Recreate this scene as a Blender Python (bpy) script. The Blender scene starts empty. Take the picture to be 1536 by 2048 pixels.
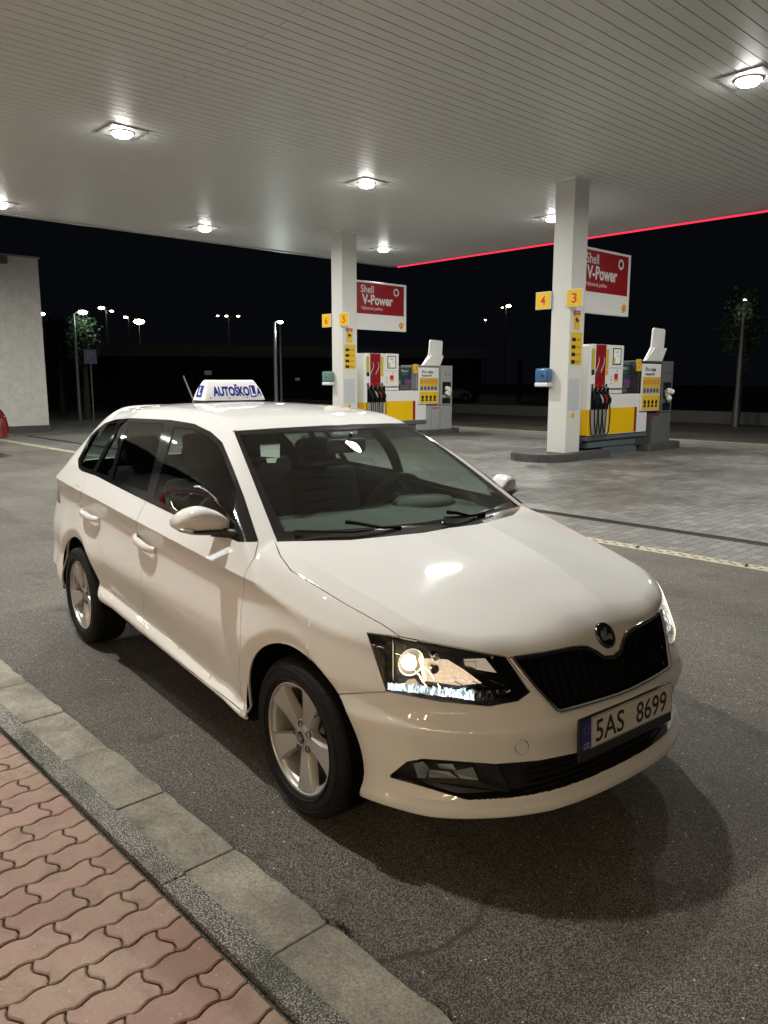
import bpy, bmesh, math, random
import numpy as np
from mathutils import Vector, Matrix
random.seed(4); RNG = np.random.default_rng(7)
scene = bpy.context.scene
COL = scene.collection

# ------------------------------------------------------------------ camera
CAM_C = np.array([2.2904, -2.2377, 1.5899]); YAW, PITCH, ROLL, FPX = 2.4715, -0.1669, 0.0004, 1558.5
IW, IH = 1536., 2048.
_F = np.array([math.cos(PITCH)*math.cos(YAW), math.cos(PITCH)*math.sin(YAW), math.sin(PITCH)])
_R = np.cross(_F, [0, 0, 1]); _R /= np.linalg.norm(_R); _U = np.cross(_R, _F)
_R, _U = _R*math.cos(ROLL)+_U*math.sin(ROLL), -_R*math.sin(ROLL)+_U*math.cos(ROLL)
cd = bpy.data.cameras.new('camera'); cam = bpy.data.objects.new('camera', cd); COL.objects.link(cam)
cd.sensor_fit = 'HORIZONTAL'; cd.sensor_width = 36.0; cd.lens = FPX/IW*36.0; cd.clip_end = 600; cd.clip_start = .05
cam.matrix_world = Matrix(((_R[0], _U[0], -_F[0], CAM_C[0]), (_R[1], _U[1], -_F[1], CAM_C[1]), (_R[2], _U[2], -_F[2], CAM_C[2]), (0, 0, 0, 1)))
scene.camera = cam
# ------------------------------------------------------------------ world: a black night sky
world = bpy.data.worlds.new('World'); scene.world = world; world.use_nodes = True
wn = world.node_tree.nodes; wl = world.node_tree.links
bg = wn['Background']
bg.inputs[0].default_value = (.42, .55, .75, 1); bg.inputs[1].default_value = .0045
scene.view_settings.view_transform = 'Standard'; scene.view_settings.look = 'None'
scene.view_settings.exposure = 0.0; scene.view_settings.gamma = 1.0
try:
    scene.cycles.use_denoising = True; scene.cycles.max_bounces = 8; scene.cycles.diffuse_bounces = 4
    scene.cycles.glossy_bounces = 4; scene.cycles.transmission_bounces = 6; scene.cycles.transparent_max_bounces = 16
    scene.cycles.caustics_reflective = False; scene.cycles.caustics_refractive = False
    scene.cycles.sample_clamp_indirect = 4.0
except Exception: pass

# ------------------------------------------------------------------ helpers
def tag(o, label=None, cat=None, group=None, kind=None):
    if label: o['label'] = label
    if cat: o['category'] = cat
    if group: o['group'] = group
    if kind: o['kind'] = kind
    return o
def thing(name, loc=(0, 0, 0), rz=0, label=None, cat=None, group=None):
    o = bpy.data.objects.new(name, None); COL.objects.link(o); o.location = loc; o.rotation_euler = (0, 0, rz)
    o.empty_display_size = .1
    return tag(o, label, cat, group)
def copy_tree(o, parent=None):
    c = o.copy(); COL.objects.link(c); c.parent = parent
    for ch in [x for x in bpy.data.objects if x.parent == o]: copy_tree(ch, c)
    return c
def link(name, me, mat, parent=None, smooth=False):
    ob = bpy.data.objects.new(name, me); COL.objects.link(ob)
    if mat is not None:
        for m_ in (mat if isinstance(mat, (list, tuple)) else [mat]): me.materials.append(m_)
    if parent: ob.parent = parent
    if smooth: me.polygons.foreach_set('use_smooth', [True]*len(me.polygons)); me.update()
    return ob

class MB:
    """collects shapes into one bmesh"""
    def __init__(s): s.bm = bmesh.new(); s.mi = 0
    def _m(s, n0, faces=None):
        s.bm.faces.ensure_lookup_table()
        for f in s.bm.faces[n0:]: f.material_index = s.mi
    def box(s, a, b, bev=0, rz=0, c=None, M=None, seg=2):
        n0 = len(s.bm.faces)
        cx = [(a[i]+b[i])/2 for i in range(3)]; sz = [abs(b[i]-a[i]) for i in range(3)]
        mat = Matrix.Translation(cx) @ Matrix.Diagonal((*sz, 1))
        r = bmesh.ops.create_cube(s.bm, size=1, matrix=mat)
        vs = r['verts']
        if bev > 0:
            es = list({e for v in vs for e in v.link_edges})
            bv = bmesh.ops.bevel(s.bm, geom=es, offset=bev, segments=seg, profile=.5, affect='EDGES')
            vs = list({v for f in bv['faces'] for v in f.verts} | {v for v in vs if v.is_valid})
        if rz: bmesh.ops.rotate(s.bm, verts=vs, cent=cx if c is None else c, matrix=Matrix.Rotation(rz, 3, 'Z'))
        if M is not None: bmesh.ops.transform(s.bm, matrix=M, verts=vs)
        s._m(n0); return s
    def tube(s, pts, r, n=8, cap=True, closed=False):
        n0 = len(s.bm.faces); P = [Vector(p) for p in pts]; N = len(P); rings = []
        rr = r if hasattr(r, '__len__') else [r]*N
        up = Vector((0, 0, 1)); prev = None
        for i, p in enumerate(P):
            if closed: t = (P[(i+1) % N]-P[i-1]).normalized()
            else: t = (P[min(i+1, N-1)]-P[max(i-1, 0)]).normalized()
            if prev is None:
                a = t.cross(up)
                if a.length < .05: a = t.cross(Vector((1, 0, 0)))
                a.normalize()
            else:
                a = prev-t*prev.dot(t); a.normalize()
            prev = a; b = t.cross(a)
            rings.append([s.bm.verts.new(p+(a*math.cos(2*math.pi*k/n)+b*math.sin(2*math.pi*k/n))*rr[i]) for k in range(n)])
        for i in range(N if closed else N-1):
            A, B = rings[i], rings[(i+1) % N]
            for k in range(n): s.bm.faces.new((A[k], A[(k+1) % n], B[(k+1) % n], B[k]))
        if cap and not closed: s.bm.faces.new(rings[0][::-1]); s.bm.faces.new(rings[-1])
        s._m(n0); return s
    def lathe(s, prof, M=None, n=32, closed=False, a0=0, a1=2*math.pi):
        """profile (r, h) round the local z axis"""
        n0 = len(s.bm.faces); M = M or Matrix()
        full = abs(a1-a0-2*math.pi) < 1e-6; k_ = n if full else n+1
        rings = [[s.bm.verts.new(M @ Vector((r*math.cos(a0+(a1-a0)*k/n), r*math.sin(a0+(a1-a0)*k/n), h))) for k in range(k_)] for r, h in prof]
        m = len(prof)
        for i in range(m if closed else m-1):
            A, B = rings[i], rings[(i+1) % m]
            for k in range(n):
                try: s.bm.faces.new((A[k], A[(k+1) % k_], B[(k+1) % k_], B[k]))
                except ValueError: pass
        s._m(n0); return s
    def prism(s, poly, h0, h1, M=None, cap=True):
        """2-D polygon extruded along local z"""
        n0 = len(s.bm.faces); M = M or Matrix()
        A = [s.bm.verts.new(M @ Vector((x, y, h0))) for x, y in poly]; B = [s.bm.verts.new(M @ Vector((x, y, h1))) for x, y in poly]
        n = len(poly)
        for k in range(n): s.bm.faces.new((A[k], A[(k+1) % n], B[(k+1) % n], B[k]))
        if cap: s.bm.faces.new(A[::-1]); s.bm.faces.new(B)
        s._m(n0); return s
    def quad(s, pts):
        n0 = len(s.bm.faces); s.bm.faces.new([s.bm.verts.new(Vector(p)) for p in pts]); s._m(n0); return s
    def build(s, name, mat, parent=None, smooth=0, merge=False):
        if merge: bmesh.ops.remove_doubles(s.bm, verts=s.bm.verts, dist=1e-5)
        bmesh.ops.recalc_face_normals(s.bm, faces=s.bm.faces)
        me = bpy.data.meshes.new(name); s.bm.to_mesh(me); s.bm.free()
        ob = link(name, me, mat, parent)
        if smooth:
            me.polygons.foreach_set('use_smooth', [True]*len(me.polygons))
            try: me.set_sharp_from_angle(angle=math.radians(smooth))
            except Exception: pass
        return ob

def text(name, body, size, M, mat, parent, ext=.001, sx=1, bold=0.0, align='CENTER', sp=1.0, shear=0):
    """flat lettering as a mesh; local x = reading direction, y = up, z = out of the face"""
    cu = bpy.data.curves.new(name, 'FONT'); cu.body = body; cu.size = size; cu.extrude = ext; cu.offset = bold
    cu.align_x = align; cu.align_y = 'CENTER'; cu.space_character = sp; cu.shear = shear; cu.resolution_u = 4
    tmp = bpy.data.objects.new(name, cu); me = bpy.data.meshes.new_from_object(tmp)
    bpy.data.objects.remove(tmp)
    me.transform(M @ Matrix.Diagonal((sx, 1, 1, 1)))
    me.materials.clear()
    return link(name, me, mat, parent)
def fit_text(name, body, w, h, M, mat_, parent, ext=.0008, bold=0.0, shear=0):
    o = text(name, body, 1.0, Matrix(), mat_, parent, ext=0.0, bold=bold, shear=shear)
    me = o.data; co = np.array([v.co for v in me.vertices]);
    if len(co) == 0: return o
    lo, hi = co.min(0), co.max(0); c = (lo+hi)/2; s = (hi-lo)
    me.transform(M @ Matrix.Diagonal((w/max(s[0], 1e-6), h/max(s[1], 1e-6), 1, 1)) @ Matrix.Translation((-c[0], -c[1], .0005)))
    return o
def basis(o, x, y):
    x = Vector(x).normalized(); y = Vector(y).normalized(); z = x.cross(y); z.normalize()
    return Matrix(((x[0], y[0], z[0], o[0]), (x[1], y[1], z[1], o[1]), (x[2], y[2], z[2], o[2]), (0, 0, 0, 1)))

# ------------------------------------------------------------------ materials
MATS = {}
def mat(name, col=(.5, .5, .5), rough=.5, metal=0., emit=None, es=0, coat=0, spec=None, noise=None, bump=None, trans=0, ior=None):
    """noise=(scale, amount) mottles the colour; bump=(scale, strength, distance)"""
    if name in MATS: return MATS[name]
    m = bpy.data.materials.new(name); m.use_nodes = True; nt = m.node_tree; b = nt.nodes['Principled BSDF']
    b.inputs['Base Color'].default_value = (*col, 1); b.inputs['Roughness'].default_value = rough; b.inputs['Metallic'].default_value = metal
    if emit: b.inputs['Emission Color'].default_value = (*emit, 1); b.inputs['Emission Strength'].default_value = es
    if coat: b.inputs['Coat Weight'].default_value = coat; b.inputs['Coat Roughness'].default_value = .03
    if spec is not None: b.inputs['Specular IOR Level'].default_value = spec
    if trans: b.inputs['Transmission Weight'].default_value = trans
    if ior: b.inputs['IOR'].default_value = ior
    tc = nt.nodes.new('ShaderNodeTexCoord')
    if noise:
        n = nt.nodes.new('ShaderNodeTexNoise'); n.inputs['Scale'].default_value = noise[0]; n.inputs['Detail'].default_value = 6
        nt.links.new(tc.outputs['Object'], n.inputs['Vector'])
        mx = nt.nodes.new('ShaderNodeMix'); mx.data_type = 'RGBA'
        mx.inputs[6].default_value = (*[c*(1-noise[1]) for c in col], 1); mx.inputs[7].default_value = (*[min(1, c*(1+noise[1])) for c in col], 1)
        nt.links.new(n.outputs['Fac'], mx.inputs[0]); nt.links.new(mx.outputs[2], b.inputs['Base Color'])
    if bump:
        n2 = nt.nodes.new('ShaderNodeTexNoise'); n2.inputs['Scale'].default_value = bump[0]; n2.inputs['Detail'].default_value = 4
        nt.links.new(tc.outputs['Object'], n2.inputs['Vector'])
        bp = nt.nodes.new('ShaderNodeBump'); bp.inputs['Strength'].default_value = bump[1]; bp.inputs['Distance'].default_value = bump[2]
        nt.links.new(n2.outputs['Fac'], bp.inputs['Height']); nt.links.new(bp.outputs['Normal'], b.inputs['Normal'])
    MATS[name] = m; return m
def glass_mat(name, tint, refl_rough=.0, minr=.05, ior=1.5):
    """thin pane: tinted see-through plus a Fresnel mirror"""
    if name in MATS: return MATS[name]
    m = bpy.data.materials.new(name); m.use_nodes = True; nt = m.node_tree; nt.nodes.clear()
    out = nt.nodes.new('ShaderNodeOutputMaterial'); tr = nt.nodes.new('ShaderNodeBsdfTransparent'); tr.inputs[0].default_value = (*tint, 1)
    gl = nt.nodes.new('ShaderNodeBsdfGlossy'); gl.inputs[0].default_value = (1, 1, 1, 1); gl.inputs['Roughness'].default_value = refl_rough
    lw = nt.nodes.new('ShaderNodeLayerWeight'); lw.inputs[0].default_value = .5      # 'Facing' is the same from both sides of the pane
    pw = nt.nodes.new('ShaderNodeMath'); pw.operation = 'POWER'; pw.inputs[1].default_value = 4.6
    ml = nt.nodes.new('ShaderNodeMath'); ml.operation = 'MULTIPLY_ADD'; ml.inputs[1].default_value = .93; ml.inputs[2].default_value = minr+.02
    mx = nt.nodes.new('ShaderNodeMixShader')
    nt.links.new(lw.outputs['Facing'], pw.inputs[0]); nt.links.new(pw.outputs[0], ml.inputs[0]); nt.links.new(ml.outputs[0], mx.inputs[0])
    nt.links.new(tr.outputs[0], mx.inputs[1]); nt.links.new(gl.outputs[0], mx.inputs[2]); nt.links.new(mx.outputs[0], out.inputs[0])
    MATS[name] = m; return m
PAINT = mat('white_car_paint', (.82, .82, .81), .6, coat=1.0, spec=.25)
BLACKP = mat('black_plastic', (.012, .012, .013), .45)
GLOSSB = mat('gloss_black', (.010, .010, .011), .12, coat=.5)
RUBBER = mat('rubber', (.007, .007, .0075), .7, spec=.25, bump=(90, .15, .002))
def glow_lens(name, c0, c1, e0, e1):
    m = mat(name, c0, .3); nt = m.node_tree; b = nt.nodes['Principled BSDF']; lw = nt.nodes.new('ShaderNodeLayerWeight'); lw.inputs[0].default_value = .5
    r = nt.nodes.new('ShaderNodeMapRange'); r.inputs[1].default_value = .05; r.inputs[2].default_value = .75; r.inputs[3].default_value = e0; r.inputs[4].default_value = e1
    nt.links.new(lw.outputs['Facing'], r.inputs[0]); nt.links.new(r.outputs[0], b.inputs['Emission Strength']); b.inputs['Emission Color'].default_value = (*c1, 1); return m
def lens_cover_mat():  # clear cover with a warm edge-on glow put in as emission
    m = glass_mat('headlamp_lens', (.93, .95, .95), ior=1.45).copy(); m.name = 'glow_headlamp_lens'; nt = m.node_tree
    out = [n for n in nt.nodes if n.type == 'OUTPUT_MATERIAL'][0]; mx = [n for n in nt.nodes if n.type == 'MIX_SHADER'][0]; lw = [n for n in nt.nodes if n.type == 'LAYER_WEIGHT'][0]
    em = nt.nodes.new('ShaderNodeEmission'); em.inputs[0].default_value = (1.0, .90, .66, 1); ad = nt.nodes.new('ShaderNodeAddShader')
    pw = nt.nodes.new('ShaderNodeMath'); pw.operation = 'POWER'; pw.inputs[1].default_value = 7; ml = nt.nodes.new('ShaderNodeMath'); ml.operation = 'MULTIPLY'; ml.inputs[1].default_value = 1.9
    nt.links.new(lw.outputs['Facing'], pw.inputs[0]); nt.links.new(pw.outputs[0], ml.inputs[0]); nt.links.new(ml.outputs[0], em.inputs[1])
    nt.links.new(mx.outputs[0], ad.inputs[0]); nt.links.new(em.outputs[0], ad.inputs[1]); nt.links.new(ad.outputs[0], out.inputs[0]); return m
CHROME = mat('chrome', (.85, .85, .86), .08, 1.0)
ALLOY = mat('alloy_paint', (.50, .49, .47), .36, .6, coat=.4)
DARKM = mat('dark_metal', (.07, .07, .07), .5, .7)
LINER = mat('matt_black_liner', (.003, .003, .003), .95, spec=.05)
GLASS = glass_mat('window_glass', (.60, .68, .63), ior=1.5)
WSGLASS = glass_mat('windscreen_glass', (.64, .73, .69), ior=1.5)
CLEAR = glass_mat('clear_lens', (.93, .95, .95), ior=1.45)
SEATF = mat('seat_cloth', (.018, .018, .02), .9, noise=(60, .3))
DASHM = mat('dashboard_plastic', (.095, .105, .088), .7, bump=(300, .1, .001))
WHITEP = mat('white_plastic', (.78, .78, .76), .35)
PAPER = mat('paper', (.75, .76, .72), .8)

# ================================================================== CAR BODY
def pchip(xs, ys):
    xs = np.array(xs, float); ys = np.array(ys, float); h = np.diff(xs); d = np.diff(ys)/h; n = len(xs)
    m = np.zeros(n); m[0] = d[0]; m[-1] = d[-1]
    for i in range(1, n-1):
        if d[i-1]*d[i] > 0:
            w1 = 2*h[i]+h[i-1]; w2 = h[i]+2*h[i-1]; m[i] = (w1+w2)/(w1/d[i-1]+w2/d[i])
    def f(x):
        x = np.asarray(x, float); i = np.clip(np.searchsorted(xs, x)-1, 0, n-2); t = (x-xs[i])/h[i]; tc = np.clip(t, 0, 1)
        v = (2*tc**3-3*tc**2+1)*ys[i]+(tc**3-2*tc**2+tc)*h[i]*m[i]+(-2*tc**3+3*tc**2)*ys[i+1]+(tc**3-tc**2)*h[i]*m[i+1]
        return v+np.where(t < 0, t*h[i]*m[0], 0)+np.where(t > 1, (t-1)*h[i]*m[-1], 0)
    return f
def hermite_levels(q, Z, Y, crease):
    """Z, Y: (J,N) levels increasing in Z; crease: set of sharp levels; evaluate Y at q, linear beyond"""
    J, N = Z.shape; s = (Y[1:]-Y[:-1])/np.maximum(Z[1:]-Z[:-1], 1e-4)
    ml = np.empty((J, N)); mr = np.empty((J, N))      # slope just below / just above each level
    for j in range(J):
        if j == 0: ml[j] = mr[j] = s[0]
        elif j == J-1: ml[j] = mr[j] = s[-1]
        elif j in crease: ml[j] = s[j-1]; mr[j] = s[j]
        else:
            a = Z[j]-Z[j-1]; b = Z[j+1]-Z[j]; ml[j] = mr[j] = (s[j-1]*b+s[j]*a)/(a+b)
    j = np.clip((q[None, :] > Z).sum(0)-1, 0, J-2); k = np.arange(N)
    h = np.maximum(Z[j+1, k]-Z[j, k], 1e-4); t = (q-Z[j, k])/h; tc = np.clip(t, 0, 1)
    v = (2*tc**3-3*tc**2+1)*Y[j, k]+(tc**3-2*tc**2+tc)*h*mr[j, k]+(-2*tc**3+3*tc**2)*Y[j+1, k]+(tc**3-tc**2)*h*ml[j+1, k]
    return v+np.where(t < 0, t*h*mr[0], 0)+np.where(t > 1, (t-1)*h*ml[-1], 0)
crz = pchip([-3.3, -2.73, -2.2, -1.38, -.56, -.31, 0, .29, .36, .6], [.985, .975, .96, .916, .866, .850, .840, .797, .780, .70])
beltz = pchip([-3.2, -2.44, -2.16, -1.42, -1.08, -.30], [1.12, 1.082, 1.063, 1.009, .987, .983])
lcz = pchip([-2.6, -1.96, -1.38, -.62, -.3, .6], [.50, .448, .402, .318, .300, .30])
railz = pchip([-3.1, -2.4, -2.13, -1.56, -1.27, -1.06, -.93, -.3, .3], [1.30, 1.338, 1.378, 1.389, 1.380, 1.348, 1.33, 1.33, 1.33])
Tup = pchip([-3.4, -3.2, -3.0, -2.73, -2.2, -1.2, -.3, 0, .2, .36, .5, .8], [.80, .865, .91, .95, .985, 1.0, .998, .988, .955, .905, .85, .72])
Tlo = pchip([-3.4, -3.2, -3.0, -2.73, -2.2, -1.2, -.3, 0, .2, .36, .5, .8], [.86, .91, .945, .975, .995, 1.0, 1.0, .995, .972, .935, .885, .78])
ARCH = ((-.004, .302, .351), (-2.43, .302, .362))
zbx = pchip([-3.4, -2.95, -2.72, -2.10, -1.7, -1.0, -.34, -.10, .2, .8], [.39, .38, .20, .345, .322, .280, .238, .200, .202, .202])
def sstep(a, b, x): t = np.clip((x-a)/(b-a), 0, 1); return t*t*(3-2*t)
def Ys(x, z):
    o = np.ones_like(x); w = sstep(-.33, .02, x)     # 0 = cabin, 1 = bonnet side
    cr = crz(x); bz = beltz(np.minimum(x, -.3)); lc = lcz(x); rz_ = railz(x); tu = Tup(x); tl = Tlo(x)
    lcw = sstep(.25, -.25, x)*sstep(-2.35, -1.95, x)
    zb_ = zbx(np.clip(x, -2.5, .2)); Z = np.stack([zb_-.03, zb_+.032, np.maximum(lc, zb_+.045), o*.60, cr-.052, cr, (bz-.004)*(1-w)+(cr+.050)*w, 1.20*(1-w)+(cr+.11)*w, rz_*(1-w)+(cr+.2)*w, (rz_+.07)*(1-w)+(cr+.30)*w])
    Y = np.stack([.80*tl, .848*tl, (.845-.023*lcw)*tl, .864*(tl*.6+tu*.4), .848*tu, .8665*tu, (.806*(1-w)+.800*w)*tu, (.726*(1-w)+.70*w)*tu, (.612*(1-w)+.60*w)*tu, (.52*(1-w)+.48*w)*tu])
    y = hermite_levels(z, Z, Y, {2, 5, 6})
    for (ax, az, ar) in ARCH:      # flared wheel-arch lips
        r = np.hypot(x-(ax-.010), z-(az+.030)); fr = ar+.033
        y = y+.010*sstep(.58, fr, r)*sstep(.0, .03, cr-z)*(r >= fr)+(r < fr)*(.010-.020*sstep(fr, fr-.075, r))*sstep(.0, .03, cr-z)
    return y
zroof = pchip([-3.4, -3.0, -2.6, -2.15, -1.9, -1.6, -1.2, -.95, -.87, -.5], [1.32, 1.385, 1.436, 1.461, 1.467, 1.464, 1.439, 1.404, 1.386, 1.27])
def Wz(x, y): return .966+(-.10-.22*(y/.7)**2-x)*(.548-.03*(-.10-.22*(y/.7)**2-x))
zh0 = pchip([-.6, -.1, .1, .3, .47, .62, .69, .735, .78, .85], [1.06, .976, .937, .898, .846, .792, .748, .70, .63, .48])
yh1 = pchip([-.5, -.1, .75, .9], [.26, .21, .085, .07])
zh2 = pchip([-.6, -.246, .152, .306, .459, .6, .736, .9], [1.0, .957, .872, .838, .798, .752, .70, .6])
yh2 = pchip([-.6, -.3, .62, .8], [.74, .72, .60, .55])
def Hz(x, y):
    z0 = zh0(x); y1 = yh1(x); y2 = yh2(x); z2 = zh2(x); cz = sstep(-.1, .3, x)*.012+.002
    Yl = np.stack([0*x, y1, (y1+y2)/2, y2, y2+.06, y2+.16]); Zl = np.stack([z0, z0+.003, z0-cz-(z0-z2)*.42+.006, z2-.002, z2-.030, z2-.12])
    return hermite_levels(y, Yl, Zl, {1, 3})
def smax(a, b, k): h = np.maximum(k-np.abs(a-b), 0)/k; return np.maximum(a, b)+h*h*k*.25
plan = pchip([0, .15, .33, .45, .55, .65, .72, .78, .82, .86], [.800, .795, .770, .726, .668, .588, .502, .385, .25, .05])
gz = pchip([.10, .180, .208, .234, .262, .30, .38, .42, .495, .530, .56, .60, .66, .70, .74, .80, .90], [-.06, -.012, .032, .033, .002, -.012, .0, .010, .030, .005, -.013, -.030, -.058, -.078, -.10, -.15, -.30])
rearx = pchip([.1, .3, .5, .8, .95, 1.05, 1.15, 1.25, 1.35, 1.44, 1.5], [-3.30, -3.38, -3.41, -3.37, -3.30, -3.22, -3.14, -3.06, -2.96, -2.86, -2.78])
ryr = pchip([.5, .95, 1.05, 1.15, 1.25, 1.35, 1.45], [.82, .80, .735, .675, .615, .565, .51])
def Fb(P):
    x, y, z = P[:, 0], np.abs(P[:, 1]), P[:, 2]
    A = y-Ys(x, z)
    W = z-Wz(x, y); R = z-(zroof(x)-.030*(y/.55)**2-.05*np.maximum(y-.5, 0)/.1)
    B = smax(W, R, .05); H = z-Hz(x, y)
    B = -smax(-B, -H, .006)
    C = x-(plan(y)+gz(z)+.024*sstep(.40, .56, y)*sstep(.84, .74, z)*sstep(.55, .61, z)); yy = y/ryr(z); D = (rearx(z)+.07*yy**2+.21*yy**6)-x
    k = .012+.085*sstep(1.0, 1.25, z)
    f = smax(A, B, k); f = smax(f, C, .03); f = smax(f, D, .07); f = smax(f, zbx(x)-z, .02)
    return f
def grad(P, e=4e-4):
    G = np.stack([Fb(P+np.eye(3)[i]*e)-Fb(P-np.eye(3)[i]*e) for i in range(3)], 1)
    return G/np.maximum(np.linalg.norm(G, axis=1, keepdims=True), 1e-9)
def on_body(O, D, r1=2.6, n=34):
    lo = np.zeros(len(D)); hi = np.full(len(D), r1)
    for _ in range(n):
        m = (lo+hi)/2; ins = Fb(O+D*m[:, None]) < 0; lo = np.where(ins, m, lo); hi = np.where(ins, hi, m)
    return O+D*((lo+hi)/2)[:, None]
_RC = {}
def raypx(px, n=480):
    """first hit of the body along the camera ray through a photo pixel"""
    key = (round(px[0], 3), round(px[1], 3))
    if key in _RC: return _RC[key]
    d = _F+_R*(px[0]-IW/2)/FPX+_U*(IH/2-px[1])/FPX; t = np.linspace(1.6, 6.4, n); f = Fb(CAM_C+t[:, None]*d)
    if not (f < 0).any(): _RC[key] = None; return None
    i = int(np.argmax(f < 0)); a, b = t[i-1], t[i]
    for _ in range(2):
        t = np.linspace(a, b, 90); f = Fb(CAM_C+t[:, None]*d); i = max(int(np.argmax(f < 0)), 1); a, b = t[i-1], t[i]
    _RC[key] = CAM_C+b*d; return _RC[key]
def project(P):
    d = P-CAM_C; z = d@_F; return np.stack([IW/2+FPX*(d@_R)/z, IH/2-FPX*(d@_U)/z], 1)

def base_grid():
    st = []
    for ph in np.radians(np.linspace(-88, -3, 34)): st.append((-2.75, ph))
    for x in np.arange(-2.75, -.45, .018): st.append((x, 0))
    for x in np.arange(-.45, .10, .011): st.append((x, 0))
    for ph in np.radians(np.linspace(0, 89.3, 90)): st.append((.10, ph))
    th = np.radians(np.concatenate([np.linspace(-90, -60, 10), np.linspace(-60, 40, 130)[1:], np.linspace(40, 90, 44)[1:]]))
    O = []; D = []
    for x, ph in st:
        for t in th:
            O.append((x, 0, .62)); D.append((math.sin(ph), -math.cos(t)*math.cos(ph), math.sin(t)*math.cos(ph)))
    O = np.array(O); D = np.array(D); D[np.abs(D) < 1e-9] = 0
    P = on_body(O, D); n, m = len(st), len(th)
    idx = np.arange(n*m).reshape(n, m)
    a, b, c, d = idx[:-1, :-1].ravel(), idx[1:, :-1].ravel(), idx[1:, 1:].ravel(), idx[:-1, 1:].ravel()
    T = np.concatenate([np.stack([a, b, c], 1), np.stack([a, c, d], 1)])
    P[np.abs(P[:, 1]) < 1e-5, 1] = 0
    return P, T
def poly_sd(Q, poly, closed=True):
    """signed distance, negative inside"""
    poly = np.array(poly, float); d = np.full(len(Q), 1e9); ins = np.zeros(len(Q), bool); n = len(poly)
    for i in range(n):
        a, b = poly[i], poly[(i+1) % n]; ab = b-a; t = np.clip(((Q-a)@ab)/(ab@ab+1e-12), 0, 1)
        d = np.minimum(d, np.linalg.norm(Q-a-t[:, None]*ab, axis=1))
        c = ((a[1] > Q[:, 1]) != (b[1] > Q[:, 1]))
        with np.errstate(divide='ignore', invalid='ignore'):
            xi = (b[0]-a[0])*(Q[:, 1]-a[1])/(b[1]-a[1])+a[0]
        ins ^= (c & (Q[:, 0] < xi))
    return np.where(ins, -d, d)
def respine(M):
    """push points back on to the body along rays from its spine"""
    O = np.stack([np.clip(M[:, 0], -2.75, .10), 0*M[:, 0], 0*M[:, 0]+.62], 1); D = M-O; L = np.linalg.norm(D, axis=1); D = D/L[:, None]
    lo = L-.02; hi = L+.02
    for _ in range(9):
        m = (lo+hi)/2; ins = Fb(O+D*m[:, None]) < 0; lo = np.where(ins, m, lo); hi = np.where(ins, hi, m)
    m = (lo+hi)/2; m = np.where(np.abs(m-L) > .0195, L, m); return O+D*m[:, None]
def cut(P, T, g, snap=2e-4, reproject=True, scale=1.0):
    """split triangles along g = 0 (vectorised)"""
    v = g(P); v = np.where(np.abs(v) < snap*scale, snap*scale, v); s = v > 0
    E = np.concatenate([T[:, [0, 1]], T[:, [1, 2]], T[:, [2, 0]]]); E = np.sort(E[s[E[:, 0]] != s[E[:, 1]]], 1)
    kk = np.unique(E[:, 0].astype(np.int64)*(1 << 24)+E[:, 1]); E = np.stack([kk >> 24, kk & ((1 << 24)-1)], 1)
    if len(E) == 0: return P, T
    a, b = P[E[:, 0]].copy(), P[E[:, 1]].copy(); sa = s[E[:, 0]]
    for _ in range(11):
        m = (a+b)/2; sm = g(m) > 0; w = (sm == sa)[:, None]; a = np.where(w, m, a); b = np.where(w, b, m)
    M = (a+b)/2
    if reproject: M = respine(M)
    n0 = len(P); key = E[:, 0].astype(np.int64)*n0+E[:, 1]; order = np.argsort(key); ks = key[order]
    P2 = np.concatenate([P, M])
    def mid(i, j):
        k = np.minimum(i, j).astype(np.int64)*n0+np.maximum(i, j); return order[np.searchsorted(ks, k)]+n0
    cnt = s[T].sum(1); keep = T[(cnt == 0) | (cnt == 3)]; W = T[(cnt == 1) | (cnt == 2)]
    odd = np.where(s[W].sum(1) == 1, 1, 0).astype(bool)
    lone = np.argmax(s[W] == odd[:, None], 1); r = np.arange(len(W))
    A, B, C_ = W[r, lone], W[r, (lone+1) % 3], W[r, (lone+2) % 3]
    ab, ac = mid(A, B), mid(A, C_)
    T2 = np.concatenate([keep, np.stack([A, ab, ac], 1), np.stack([ab, B, C_], 1), np.stack([ab, C_, ac], 1)])
    return P2, T2
PX = lambda P: project(P)
SIDE = lambda P: P[:, [0, 2]]
REAR = lambda P: P[:, [1, 2]]
def reg(pr, poly, cond=None):
    def g(P):
        v = poly_sd(pr(P), poly)
        if cond is not None: v = np.where(cond(P), v, np.abs(v)+1)
        return v
    return g
def Z1(pts): return [(80+x/2.4774, 780+y/2.4774) for x, y in pts]
def Z2(pts): return [(440+x/2.4, 820+y/2.4) for x, y in pts]
def Z3(pts): return [(700+x/2.1943, 1180+y/2.1943) for x, y in pts]
frontc = lambda P: P[:, 0] > -.6
windc = lambda P: (P[:, 2] > .9)
sidec = lambda P: (P[:, 0] > -2.9)
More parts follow.
